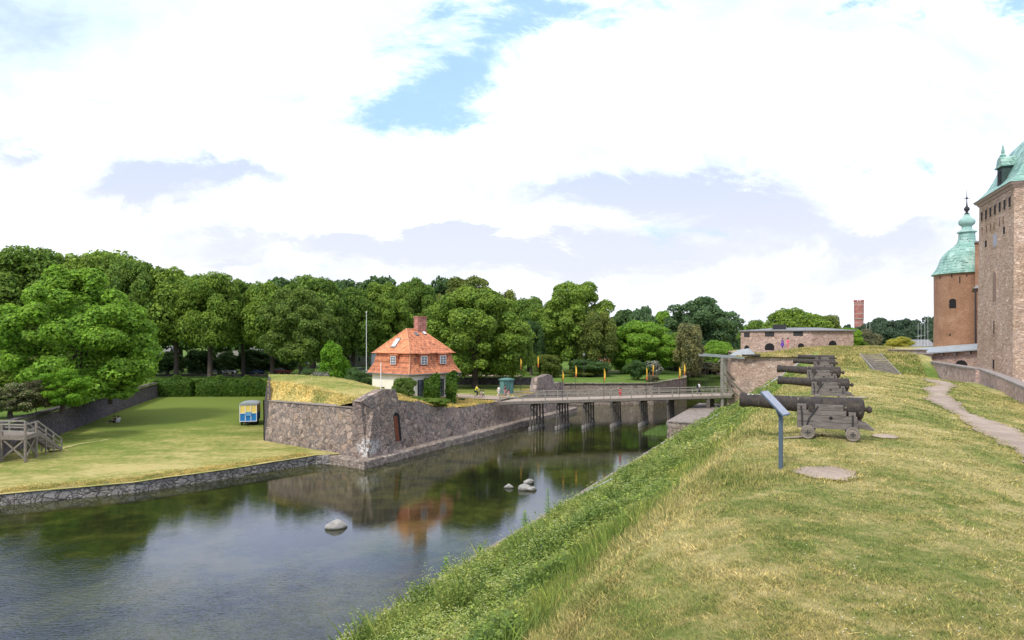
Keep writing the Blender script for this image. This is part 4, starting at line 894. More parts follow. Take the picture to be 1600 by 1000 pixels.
for i, (px, Y, s_, lb) in enumerate(CANN):
    o = CP if i == 0 else copy_tree(CP); p = at(px, Y, 0); z = float(h_ram(p.x, p.y))
    o.location = (p.x, p.y, z-.01); o.rotation_euler = (0, 0, rzc+[0, .02, -.03, .03, .0][i]); o.scale = (s_,)*3; tag(o, lb, 'cannon', 'cannons in a row on the rampart')
p = at(1180, 97.5, 9.62); c6 = copy_tree([q for q in CP.children if q.name.startswith('barrel')][0]) if CP.children else None
if c6 is None: c6 = [q for q in bpy.data.objects if q.name.startswith('barrel')][0].copy(); COL.objects.link(c6)
c6.parent = None; c6.name = 'cannon'; c6.location = p; c6.rotation_euler = (0, 0, R(168)); c6.scale = (.85, .85, .85); tag(c6, 'bare cannon barrel lying on top of the fort wall by the gate', 'cannon')
# lichen and droppings patch on the near muzzle are part of the barrel's own look
b = MB(); r = random.Random(2)
for k in range(7): b.lathe((1.7+r.uniform(-.12, .25), r.uniform(-.06, .06), .165+r.uniform(-.012, .004)), [(.03+r.random()*.035, -.01), (.02+r.random()*.02, .008)], 8)
for q in bpy.data.objects:
    if q.parent == CP and q.name.startswith('barrel'): b.build('lichen', M['lichen'], q)
# ---------------------------------------------------------------- information sign
p = at(1220, 11.6, 0); z = float(h_ram(p.x, p.y)); sg = thing('info_sign', 'slim grey-blue information sign with a slanted panel, standing before the nearest cannon', 'sign', (p.x, p.y, z), R(-40)); sg.scale = (1.1, 1.1, 1.15)
b = MB(); b.box((0, 0, .39), (.058, .05, .86)); b.build('post', M['sign_grey'], sg, bevel=.004)
b = MB(); tl = Matrix.Rotation(R(44), 3, 'Y'); b.box((-.09, 0, .985), (.50, .34, .022), 0, tl); pn = b.build('panel', M['sign_grey'], sg, bevel=.004)
b = MB(); b.box((-.083, 0, .998), (.47, .31, .004), 0, tl); b.build('panel_face', plain('panel_print', (.30,.32,.36), .25, .4, 14, .02), pn)
b = MB(); b.bar((-.01, 0, .80), (-.07, 0, .955), .05, .05); b.build('bracket', M['sign_grey'], sg)
# ---------------------------------------------------------------- wagon on the lawn
p = at(388, 85.0, 0); z = float(h_lawn(p.x, p.y)); wg = thing('site_wagon', 'small wagon painted yellow above and blue below, parked on the lawn by the bastion', 'wagon', (p.x, p.y, z), R(14))
b = MB(); b.box((0, 1.6, 1.05), (2.1, 3.4, 1.05)); lwr = b.build('lower_body', M['blue'], wg, bevel=.03)
b = MB(); b.box((0, 1.6, 2.12), (2.1, 3.4, 1.08)); upr = b.build('upper_body', M['yellow'], wg, bevel=.03)
b = MB(); n_ = 9; ar = [(1.18*math.sin(t), .28*math.cos(t)) for t in [-1.5+3.0*k/(n_-1) for k in range(n_)]]
b.hull([(x, -.22, 2.66+zz) for x, zz in ar], [(x, 3.42, 2.66+zz) for x, zz in ar]); b.build('roof', M['light_slate'], wg)
for x in (-1.0, -.34, .34, 1.0):
    b = MB(); b.box((x, -.125, 1.6), (.07, .05, 2.1)); b.build('frame_post', M['white'], wg)
b = MB(); b.box((0, -.13, 1.59), (2.1, .055, .07)); b.box((0, -.13, .56), (2.1, .055, .07)); b.box((0, -.13, 2.62), (2.1, .055, .07)); b.build('frame_rail', M['white'], wg)
b = MB(); b.box((.02, -.16, 1.5), (.75, .04, .5)); b.build('door_hatch', plain('worn_blue', (.14,.33,.55), .2), wg)
for x in (-.85, .85):
    for y in (.5, 2.6):
        b = MB(); b.lathe((x, y, .36), [(.05, -.09), (.34, -.09), (.36, -.05), (.36, .05), (.34, .09), (.05, .09)], 20, 'x'); w_ = b.build('wheel', M['black'], wg)
b = MB(); b.bar((-.5, 0, .45), (0, -1.5, .35), .08); b.bar((.5, 0, .45), (0, -1.5, .35), .08); b.box((0, 1.6, .46), (1.7, 3.3, .1)); b.build('chassis', M['black'], wg)
# ---------------------------------------------------------------- wooden platform at the left
O = Vector((-45.3, 61.5, 1.0)); pf = thing('viewing_platform', 'grey timber platform with cross-braced legs, railings and a stair down to the lawn', 'platform', O)
Q = lambda x, y, z: Vector((O.x+x, O.y+y, z)); dz = 3.15
a_, b_, c_, d_ = (-4.6, -.2), (1.25, -1.2), (.55, 1.4), (-4.3, 2.1)
b = MB(O); b.hull([Q(*p, dz) for p in (a_, b_, c_, d_)], [Q(*p, dz+.1) for p in (a_, b_, c_, d_)]); b.build('deck', M['grey_wood'], pf)
b = MB(O); b.bar(Q(*a_, dz-.15), Q(*b_, dz-.15), .12, .28); b.bar(Q(*b_, dz-.15), Q(*c_, dz-.15), .12, .28); b.build('edge_beam', M['grey_wood'], pf)
lg = [(1.25, -1.15), (-1.2, -.72), (.5, 1.3), (-.9, 1.8), (-3.6, -.3)]
for x, y in lg: b = MB(O); b.bar(Q(x, y, .85), Q(x, y, dz+1.15 if y < 1.5 else dz), .16); b.build('leg', M['grey_wood'], pf)
for p1, p2 in (((1.25, -1.15), (-1.2, -.72)), ((1.25, -1.15), (.5, 1.3)), ((-1.2, -.72), (-.9, 1.8)), ((.5, 1.3), (-.9, 1.8))):
    for (q1, q2) in ((p1, p2), (p2, p1)): b = MB(O); b.bar(Q(*q1, 1.1), Q(*q2, dz-.2), .07, .14); b.build('brace', M['grey_wood'], pf)
b = MB(O)
for z_ in (.5, 1.1): b.bar(Q(*a_, dz+z_), Q(*b_, dz+z_), .06, .12); b.bar(Q(*d_, dz+z_), Q(*(-.75, 1.55), dz+z_), .06, .12); b.bar(Q(*b_, dz+z_), Q(.52, 1.35, dz+z_), .06, .12)
b.build('railing', M['pale_wood'], pf)
for x, y in ((-3.9, 2.3), (-2.5, -.55), (-2.4, 1.8), (-.75, 1.55)): b = MB(O); b.bar(Q(x, y, dz), Q(x, y, dz+1.15), .11); b.build('railing_post', M['pale_wood'], pf)
s0, s1 = Vector(Q(1.5, .75, dz+.05)), Vector((O.x+1.4, O.y+5.4, 1.1)); s0b, s1b = Vector(Q(1.4, .2, dz)), s1
st0, st1 = Q(-.7, 1.5, dz), Q(-.75, 4.9, 1.05); sw = Vector((1.2, 0, 0))
for k in range(11):
    c = st0.lerp(st1, (k+.5)/11)+sw*.5; b = MB(O); b.box(tuple(c), (1.15, .38, .06), 0); b.build('tread', M['grey_wood'], pf)
for s_ in (0, 1):
    b = MB(O); o = sw*s_; b.bar(st0+o, st1+o, .07, .3); b.build('stringer', M['grey_wood'], pf)
    b = MB(O); u_ = Vector((0, 0, 1)); b.bar(st0+o+u_*1.1, st1+o+u_*1.05, .06, .12); b.bar(st0+o+u_*.6, st1+o+u_*.55, .06, .1); b.build('handrail', M['pale_wood'], pf)
    for k in (.33, .66, 1.0): c = st0.lerp(st1, k)+o; b = MB(O); b.bar(c-u_*(c.z-1.0), c+u_*1.08, .11); b.build('stair_post', M['grey_wood'], pf)
# ---------------------------------------------------------------- boulders, pipes, kiosk, poles
def boulder(px, py, w_px, hr, lb, grp, seed):
    Y = H*F/(py-HZ); p = at(px, Y, 0); w_ = w_px/F*Y; bm = bmesh.new(); bmesh.ops.create_icosphere(bm, subdivisions=4, radius=1); r = random.Random(seed)
    k = [Vector((r.uniform(-1, 1), r.uniform(-1, 1), r.uniform(-.4, 1))).normalized() for _ in range(9)]; dd_ = [r.uniform(.62, .88) for _ in k]
    for v in bm.verts:
        for n_, d_ in zip(k, dd_):
            e_ = v.co.dot(n_)-d_
            if e_ > 0: v.co -= n_*e_*.85
        v.co += v.normal*.03*math.sin(v.co.x*7+seed)*math.sin(v.co.y*6+v.co.z*5)
        v.co = Vector((v.co.x*w_/2*1.08, v.co.y*w_/2*.8, v.co.z*w_*hr+.05))
    me = bpy.data.meshes.new('boulder'); bm.to_mesh(me); bm.free(); me.materials.append(M['rock']); me.polygons.foreach_set('use_smooth', [True]*len(me.polygons))
    o = bpy.data.objects.new('boulder', me); COL.objects.link(o); o.location = p; o.rotation_euler = (0, 0, r.uniform(-.3, .3)); tag(o, lb, 'boulder', grp)
boulder(524, 824, 34, .33, 'lone pale boulder rising from the water left of the others', None, 3)
boulder(795, 762, 15, .36, 'small flat boulder at the left of the cluster in the moat', 'cluster of boulders in the moat', 5)
boulder(818, 765, 22, .42, 'largest rounded boulder in the middle of the cluster in the moat', 'cluster of boulders in the moat', 7)
boulder(830, 766, 16, .34, 'low boulder leaning against the right of the largest one in the moat cluster', 'cluster of boulders in the moat', 11)
boulder(826, 755, 18, .34, 'rearmost boulder of the cluster in the moat', 'cluster of boulders in the moat', 13)
for (u, s, ln, rot, lb) in ((-1.5, 3.5, 2.6, .1, 'grey metal pipe lying down the weedy bank, nearest one'), (48, 4.4, 3.4, 0, 'thin pale pipe on the bank beside the bridge landing'), (60, 9.5, 4.4, 0, 'thin pale pipe on the upper bank below the cannons'), (19, 3.0, 1.6, 0, 'short pale pipe in the weeds near the water, halfway along the bank')):
    x, y = xy(u, s); x2, y2 = xy(u+ln*(.25+rot), s+ln*.95); z1, z2 = float(h_ram(x, y)), float(h_ram(x2, y2)); O = Vector((x, y, z1+.62)); b = MB(O)
    b.tube([O, (x2, y2, z2+.62)], .055, 10); b.lathe(tuple(O), [(.07, -.05), (.075, .05)], 10); tag(b.build('metal_pipe', plain('galvanised_pipe', (.42,.44,.46), .2, .5), smooth=True), lb, 'pipe', 'pipes on the rampart bank')
p = at(791.5, 99, 3.72); ks = thing('kiosk', 'small round-cornered kiosk of weathered green copper at the left end of the bridge', 'kiosk', p)
b = MB(); b.lathe((0, 0, 0), [(1.02, 0), (1.02, 2.2)], 10); b.build('body', M['teal'], ks); b = MB(); b.lathe((0, 0, 0), [(1.2, 2.2), (1.22, 2.36), (.6, 2.5), (.1, 2.55)], 10); b.build('roof', M['teal'], ks)
b = MB(); b.box((0, -1.0, 1.1), (.8, .06, 1.8)); b.build('door', plain('kiosk_door', (.05,.12,.11)), ks)
p = at(572.5, 96, 4.2); fp = thing('flagpole', 'tall white flagpole left of the red-roofed house', 'flagpole', p); b = MB(); b.tube([(0, 0, 0), (0, 0, 11.6)], [.05, .03], 8); b.lathe((0, 0, 11.6), [(.05, 0), (.11, .08), (.05, .18)], 8); b.build('pole', M['white'], fp)
p = at(595, 77.5, 6.0); b = MB(p); b.tube([p, p+Vector((0, 0, 3.3))], [.05, .04], 8); tag(b.build('pole', M['white']), 'short white pole in front of the cream wall of the house', 'pole')
# ---------------------------------------------------------------- feather flags
FL = [(813, None, 0, 102, 'yellow feather flag on the bastion left of the stone merlon'), (840, None, 0, 105, 'yellow feather flag beside the stone merlon'), (878.5, 0, 1, 0, 'tall near-side flag by the second pile row of the bridge'), (899, 1, 1, 0, 'far-side flag on the bridge nearest the merlon'), (943.5, 0, 1, 0, 'near-side flag between the merlon and the round bush'), (1009.5, 0, 1, 0, 'near-side flag in front of the round bush'), (1019.5, 1, 1, 0, 'far-side flag in front of the white-blossomed shrub'), (1061, 0, 1, 0, 'near-side flag at the corner of the moat wall'), (1068.5, 1, 1, 0, 'rightmost far-side flag near the reeds')]
for i, (px, side, onb, Y, lb) in enumerate(FL):
    if onb: p = bridge_pt(px, -.1 if side == 0 else BW+.1); hh = (4.2 if side == 0 else 4.5)
    else: p = at(px, Y, 3.8); hh = 5.4 if i == 0 else 5.6; p.z = 3.75
    t = thing('feather_flag', lb, 'flag', p, random.Random(i).uniform(-.5, .5), 'yellow feather flags along the bridge')
    b = MB(); b.tube([(0, 0, 0), (0, 0, hh)], [.035, .018], 6); b.build('pole', M['black'], t)
    f = MB(); n_ = 9
    fr_ = []
    for k in range(n_):
        q_ = k/(n_-1); z_ = hh-1.7+q_*1.7; w_ = .20*math.sin(math.pi*min(1, .12+q_*.80))**.7*(1 if q_ < .85 else (1-q_)/.15*.8+.2); yy = .10*math.sin(q_*7+i)
        fr_.append(((.02, 0, z_), (.02+w_, yy, z_-.05)))
    for k in range(n_-1): f.hull([fr_[k][0], fr_[k][1], fr_[k+1][1], fr_[k+1][0]], [tuple(Vector(v)+Vector((0, .015, 0))) for v in (fr_[k][0], fr_[k][1], fr_[k+1][1], fr_[k+1][0])])
    fo = f.build('banner', mat('flag_cloth', lambda g, b, hh=hh: g.mix(g.ss(g.sep(g.obj())[2], hh-1.45, hh-1.15), (.66,.14,.04), (.78,.48,.05)), .8) , t)
# ---------------------------------------------------------------- people
def person(loc, rz, shirt, pants, label, h=1.7, pose='stand', hairc='hair', group=None, skirt=False, bag=None):
    t = thing('person', label, 'person', loc, rz, group); k = h/1.72
    J = dict(pel=(0, 0, .95), sp=(0, 0, 1.15), ch=(0, 0, 1.33), nk=(0, -.01, 1.48), hd=(0, -.03, 1.60), tp=(0, -.03, 1.70))
    st_ = .22 if pose == 'walk' else .03
    for s, n_ in ((-1, 'l'), (1, 'r')):
        f_ = s*st_
        J[n_+'sh'] = (s*.18, 0, 1.42); J[n_+'el'] = (s*.24, f_*.5, 1.14); J[n_+'ha'] = (s*.23, f_*.9-.08, .90)
        J[n_+'hp'] = (s*.10, 0, .90); J[n_+'kn'] = (s*.11, -f_*.7-.03, .50); J[n_+'an'] = (s*.11, -f_*1.5+(.06 if f_ > 0 else 0), .08); J[n_+'to'] = (s*.12, -f_*1.5-.15, .04)
    if pose in ('sit', 'cycle'):
        if pose == 'sit':
            dz_ = -.80
            for q in list(J): 
                if q[1:] not in ('kn', 'an', 'to'): J[q] = (J[q][0], J[q][1]+.0, J[q][2]+dz_)
            for s, n_ in ((-1, 'l'), (1, 'r')): J[n_+'kn'] = (s*.13, -.42, .30); J[n_+'an'] = (s*.13, -.78, .08); J[n_+'to'] = (s*.13, -.92, .13); J[n_+'ha'] = (s*.14, -.30, .38)
        else:
            for q in ('sp', 'ch', 'nk', 'hd', 'tp', 'lsh', 'rsh'): x, y, z = J[q]; J[q] = (x, y-(z-.95)*.35, z+.02)
            for s, n_ in ((-1, 'l'), (1, 'r')): J[n_+'el'] = (s*.25, -.40, 1.18); J[n_+'ha'] = (s*.24, -.58, 1.05); J[n_+'kn'] = (s*.12, -.30, .62+s*.08); J[n_+'an'] = (s*.12, -.12-.1*s, .22+s*.1); J[n_+'to'] = (s*.12, -.26-.1*s, .20+s*.1)
    Ed = [('pel', 'sp'), ('sp', 'ch'), ('ch', 'nk'), ('nk', 'hd'), ('hd', 'tp')]
    for n_ in 'lr': Ed += [('ch', n_+'sh'), (n_+'sh', n_+'el'), (n_+'el', n_+'ha'), ('pel', n_+'hp'), (n_+'hp', n_+'kn'), (n_+'kn', n_+'an'), (n_+'an', n_+'to')]
    Rr = dict(pel=.13, sp=.12, ch=.14, nk=.055, hd=.10, tp=.07, sh=.065, el=.042, ha=.035, hp=.095, kn=.06, an=.042, to=.035)
    rad = lambda n_: Rr.get(n_, Rr.get(n_[1:], .05))
    def skin(name, names, edges, infl, m, root):
        me = bpy.data.meshes.new(name); ids = {n_: i for i, n_ in enumerate(names)}
        me.from_pydata([tuple(c*k for c in J[n_]) for n_ in names], [(ids[a], ids[b]) for a, b in edges if a in ids and b in ids], []); me.materials.append(m)
        o = bpy.data.objects.new(name, me); COL.objects.link(o); o.parent = t; md = o.modifiers.new('Skin', 'SKIN'); md.use_smooth_shade = True
        for n_ in names:
            sv = me.skin_vertices[0].data[ids[n_]]; q = rad(n_)*k*infl; sv.radius = (q, q*.8 if n_ in ('pel', 'sp', 'ch') else q); sv.use_root = (n_ == root)
        o.modifiers.new('Sub', 'SUBSURF').levels = 1; o.modifiers['Sub'].render_levels = 1; return o
    skin('body', list(J), Ed, 1, M['skin'], 'pel')
    skin('shirt', ['pel', 'sp', 'ch', 'lsh', 'rsh', 'lel', 'rel'], Ed, 1.22, cloth('cloth_%d_%d_%d' % tuple(int(c*99) for c in shirt), shirt), 'sp')
    skin('trousers', ['pel', 'lhp', 'rhp', 'lkn', 'rkn', 'lan', 'ran'], Ed, 1.25, cloth('cloth_%d_%d_%d' % tuple(int(c*99) for c in pants), pants), 'pel')
    hd = J['hd']; b = MB(); b.lathe((hd[0]*k, (hd[1]+.02)*k, hd[2]*k), [(.02, -.06), (.115, -.03), (.122, .05), (.09, .12), (.03, .15)], 12); b.build('hair', M[hairc], t, True)
    if skirt: b = MB(); b.lathe((0, 0, 0), [(.30, .42), (.24, .7), (.17, 1.0), (.16, 1.1)], 14); b.build('skirt', cloth('cloth_%d_%d_%d' % tuple(int(c*99) for c in pants), pants), t, True)
    return t
def backpack(loc, rz, col, label):
    t = thing('backpack', label, 'backpack', loc, rz); b = MB(); b.hull([(-.15, 0, 1.0), (.15, 0, 1.0), (.14, .2, 1.0), (-.14, .2, 1.0)], [(-.12, 0, 1.48), (.12, 0, 1.48), (.1, .14, 1.5), (-.1, .14, 1.5)]); b.build('bag', cloth('cloth_pack', col), t)
    b = MB()
    for s in (-1, 1): b.tube([(s*.11, .02, 1.45), (s*.12, -.16, 1.42), (s*.13, -.18, 1.2), (s*.12, .02, 1.05)], .02, 5)
    b.build('strap', cloth('cloth_pack', col), t); return t
p = bridge_pt(1092, 2.2); person(p, R(95), (.75,.75,.73), (.05,.05,.06), 'person in a white shirt with a dark backpack walking over the bridge', 1.8, 'walk'); b_ = backpack(p, R(95), (.02,.02,.03), 'dark backpack worn by the walker in white on the bridge'); b_.location = p+Vector((-.12*math.sin(R(95)), .12*math.cos(R(95)), 0))
p = bridge_pt(969, 2.6); person(p, R(10), (.75,.02,.03), (.6,.02,.03), 'small child all in bright red standing on the bridge', 1.25)
Yp = 97; g0 = 3.86
person(at(779.5, 93.5, 3.88), R(-60), (.75,.72,.68), (.6,.57,.55), 'person in pale clothes walking beside the green kiosk', 1.6, 'walk')
person(at(789.5, 93, 3.88), R(-80), (.10,.05,.06), (.5,.25,.25), 'dark-haired person in a dark top in front of the green kiosk', 1.72, 'walk')
person(at(794.5, 92.4, 3.88), R(-70), (.75,.2,.25), (.7,.65,.6), 'small child in pink beside the dark-haired person at the kiosk', 1.1, 'walk')
pc = at(743, 93, 3.75); person(pc+Vector((0, 0, .12)), R(80), (.85,.80,.08), (.04,.04,.05), 'cyclist in a bright yellow jacket beyond the bastion wall', 1.75, 'cycle')
bk = thing('bicycle', 'dark bicycle ridden by the person in the yellow jacket', 'bicycle', pc, R(80))
for y in (-.62, .45):
    b = MB(); 
    b.tube([(0, y+.33*math.cos(a*math.pi/12), .34+.33*math.sin(a*math.pi/12)) for a in range(25)], .02, 5, False); w_ = b.build('wheel', M['black'], bk)
b = MB(); b.tube([(0, -.62, .34), (0, -.5, 1.0)], .02, 5); b.tube([(0, -.52, .9), (0, .05, .85), (0, -.05, .32), (0, -.5, .8)], .02, 5); b.tube([(0, .45, .34), (0, .05, .85)], .015, 5); b.tube([(-.25, -.52, 1.02), (.25, -.52, 1.02)], .02, 5); b.build('frame', M['black'], bk)
person(at(751, 93.5, 3.75), R(70), (.7,.6,.6), (.7,.4,.4), 'small child in pale pink following the yellow-jacketed cyclist', 1.05, 'walk')
person(at(755, 94, 3.75), R(70), (.75,.75,.75), (.1,.1,.15), 'small child in white walking behind the child in pale pink', 1.0, 'walk')
person(at(1222.5, 103, 10.55), R(40), (.16,.05,.38), (.13,.05,.34), 'person in a long purple dress on the grassy hill before the barracks', 1.62, 'stand', skirt=True)
person(at(1231, 103.4, 10.5), R(-60), (.80,.10,.25), (.7,.25,.25), 'person in a bright pink top standing beside the purple dress', 1.62)
zz = float(h_lawn(-51, 85.5))
person(Vector(at(179, 87.0, 1.12)), R(-30), (.03,.03,.035), (.03,.03,.04), 'person in black sitting on the lawn against the dark wall', 1.7, 'sit', group=None)
person(Vector(at(185, 87.2, 1.12)), R(20), (.7,.68,.66), (.5,.5,.5), 'person in a pale top sitting on the lawn next to the one in black', 1.65, 'sit')
person(at(367, 140, 3.9), R(60), (.8,.8,.8), (.1,.1,.12), 'person in a white shirt walking behind the hedge', 1.75, 'walk')
person(at(945, 172, 3.95), R(0), (.05,.06,.10), (.06,.05,.05), 'person in dark clothes sitting on the park grass, left one', 1.7, 'sit')
person(at(952.5, 170, 3.95), R(0), (.6,.6,.62), (.06,.05,.05), 'person in a light top sitting on the park grass, right one', 1.7, 'sit')
# ---------------------------------------------------------------- trees
def crown(name, seed, rx, rz, nl, n, leaf, m, flat=.75, lobe=(.24, .40), droop=0, low=-.75, parent=None, shape=None, spread=(.55, .86)):
    r = rs(seed); th = r.uniform(0, 2*math.pi, nl); zz = np.clip(r.uniform(low, 1, nl), -1, 1); rr = np.sqrt(1-zz**2)
    if shape == 'column': rr = np.minimum(1, rr*1.3)
    k = r.uniform(spread[0], spread[1], nl)**.7; C_ = np.column_stack([rr*np.cos(th)*k, rr*np.sin(th)*k, zz*k]); LR = r.uniform(lobe[0], lobe[1], nl)
    C_ = np.vstack([C_, [[0, 0, 0], [0, 0, .3], [0, 0, -.3]]]); LR = np.append(LR, [.5, .5, .45])
    pr = LR**2; pr /= pr.sum(); idx = r.choice(len(LR), n, p=pr)
    d = r.normal(size=(n, 3)); d /= np.linalg.norm(d, axis=1)[:, None]; d[:, 2] = np.where((d[:, 2] < -.2) & (r.rand(n) < .6), -d[:, 2], d[:, 2])
    rad = LR[idx]*(1-np.abs(r.normal(0, .16, n)))*(1+.12*np.sin(d[:, 0]*9+idx)*np.sin(d[:, 2]*8))
    P = C_[idx]+d*rad[:, None]*np.array([1, 1, flat])
    out = np.linalg.norm(P, axis=1); keep = (out > .52) | (r.rand(n) < .25); P, d, idx = P[keep], d[keep], idx[keep]; n = len(P)
    if shape == 'egg':
        P[:, :2] *= (1.02-.30*P[:, 2:3]); C_[:, :2] *= (1.02-.30*C_[:, 2:3])
    P = P*np.array([rx, rx, rz])
    if droop: P[:, 2] -= droop*r.rand(n)**2
    nn = d+r.normal(0, .55, (n, 3)); nn[:, 2] += .25; nn /= np.linalg.norm(nn, axis=1)[:, None]
    t1 = np.cross(nn, r.normal(size=(n, 3))); t1 /= np.linalg.norm(t1, axis=1)[:, None]; t2 = np.cross(nn, t1)
    s = leaf*r.uniform(.55, 1.25, n)[:, None]
    a = P-t1*s*.62; b = P+t2*s*.42+nn*s*.1; c = P+t1*s*.62; e = P-t2*s*.42+nn*s*.1
    V = np.stack([a, b, c, e], 1).reshape(-1, 3); Fq = np.arange(4*n).reshape(n, 4)
    return npmesh(name, V, Fq, m, parent), C_*np.array([rx, rx, rz])
def trunk_mesh(h, r0, C_, cz, seed, m, limbs=9, parent=None):
    b = MB(); r = random.Random(seed); bend = [(r.uniform(-.3, .3)*i*.3, r.uniform(-.3, .3)*i*.3) for i in range(5)]
    top = cz+.15*h*.1; pts = [(bend[i][0], bend[i][1], top*i/4) for i in range(5)]
    b.tube([(0, 0, -.3)]+pts, [r0*1.5]+[r0*1.15, r0, r0*.88, r0*.75, r0*.5], 10)
    for k in range(limbs):
        c = C_[r.randrange(len(C_))]; f = r.uniform(.5, .95); s = Vector(pts[min(4, int(f*4))]); e = Vector((c[0], c[1], cz+c[2])); mid = s.lerp(e, .5)+Vector((0, 0, .5))
        if e.z < s.z: continue
        b.tube([s, mid, e], [r0*.42, r0*.26, r0*.08], 6)
    return b.build('trunk', m, parent, True)
TV = {}
ORD = 'leftmost,second,third,fourth,fifth,sixth,seventh,eighth,ninth,tenth,eleventh,twelfth,thirteenth,fourteenth,fifteenth,sixteenth,seventeenth'.split(',')
def nth(i): return ORD[i]+('' if i == 0 else ' from the left')
def proto(key, seed, rx, rz, nl, n, leaf, trunk_h, r0, bark='bark', **kw):
    co, C_ = crown('crown', seed, rx, rz, nl, n, leaf, M['leaf_lime'], **kw); cz = trunk_h+rz*.9
    tr = trunk_mesh(trunk_h+rz*2, r0, C_, cz, seed, M[bark]); TV[key] = dict(crown=co.data, trunk=tr.data, rx=rx, rz=rz, cz=cz, th=trunk_h)
    for o in (co, tr): bpy.data.objects.remove(o)
proto('A', 1, 8, 8.5, 75, 46000, .50, 7, .55); proto('B', 2, 8, 8.5, 60, 46000, .50, 7, .5, lobe=(.26, .44)); proto('C', 3, 7, 9.5, 90, 46000, .46, 6, .5, lobe=(.18, .34))
proto('D', 4, 8.5, 8.5, 130, 90000, .36, 4, .5, lobe=(.13, .27), spread=(.62, .93), low=-.9)
proto('K', 14, 8, 10, 150, 100000, .36, 3, .5, lobe=(.12, .24), spread=(.6, .93), low=-.92, shape='egg'); proto('H', 12, 8.5, 8.5, 110, 60000, .40, 5, .45, lobe=(.10, .24), spread=(.4, .97), low=-.8); proto('E', 5, 3, 6, 60, 22000, .30, 3, .2, 'bark_light', lobe=(.16, .3), droop=1.5, low=-.9)
proto('F', 6, 2.0, 1.7, 40, 15000, .15, .3, .06, lobe=(.2, .38), low=-.8); proto('G', 7, 2.0, 1.7, 30, 13000, .15, .3, .06, lobe=(.25, .42), low=-.9)
proto('L', 8, 9, 9, 60, 15000, 1.0, 5, .6); proto('M', 10, 9, 9, 45, 15000, 1.0, 5, .6, lobe=(.28, .45))
proto('V', 9, 1.0, 2.2, 60, 12000, .13, .1, .08, shape='column', lobe=(.2, .35), low=-1)
cnt = [0]
def tree(name, px, Y, top, bot, wpx, var, leaf, label, cat='tree', group=None, gz=3.85, bark=None):
    """top/bottom of the crown and its width as seen in the photo, at distance Y"""
    v = TV[var]; cnt[0] += 1; r = random.Random(cnt[0]*7+1); X = (px-800)/F*Y; zt = H-(top-HZ)*Y/F; zb = max(H-(bot-HZ)*Y/F, gz+.05); w_ = wpx/F*Y
    t = thing(name, label, cat, (X, Y, gz), r.uniform(0, 6.28), group)
    cz = (zt+zb)/2-gz; sz = (zt-zb)/2/v['rz']/.97; sx = w_/2/v['rx']/.93
    def child(nm, me, loc, sc_, m):
        o = bpy.data.objects.new(nm, me); COL.objects.link(o); o.parent = t; o.location = loc; o.scale = sc_
        o.material_slots[0].link = 'OBJECT'; o.material_slots[0].material = m; return o
    child('crown', v['crown'], (0, 0, cz), (sx, sx, sz), M[leaf])
    tz = cz/v['cz']; child('trunk', v['trunk'], (0, 0, 0), ((sx+.4)/1.4, (sx+.4)/1.4, tz), M[bark or ('bark')]); return t
leafmat('leaf_mix', (.155,.24,.045), .55)
LG = 'tall limes of the avenue behind the lawn'; PG = 'big park trees behind the moat'
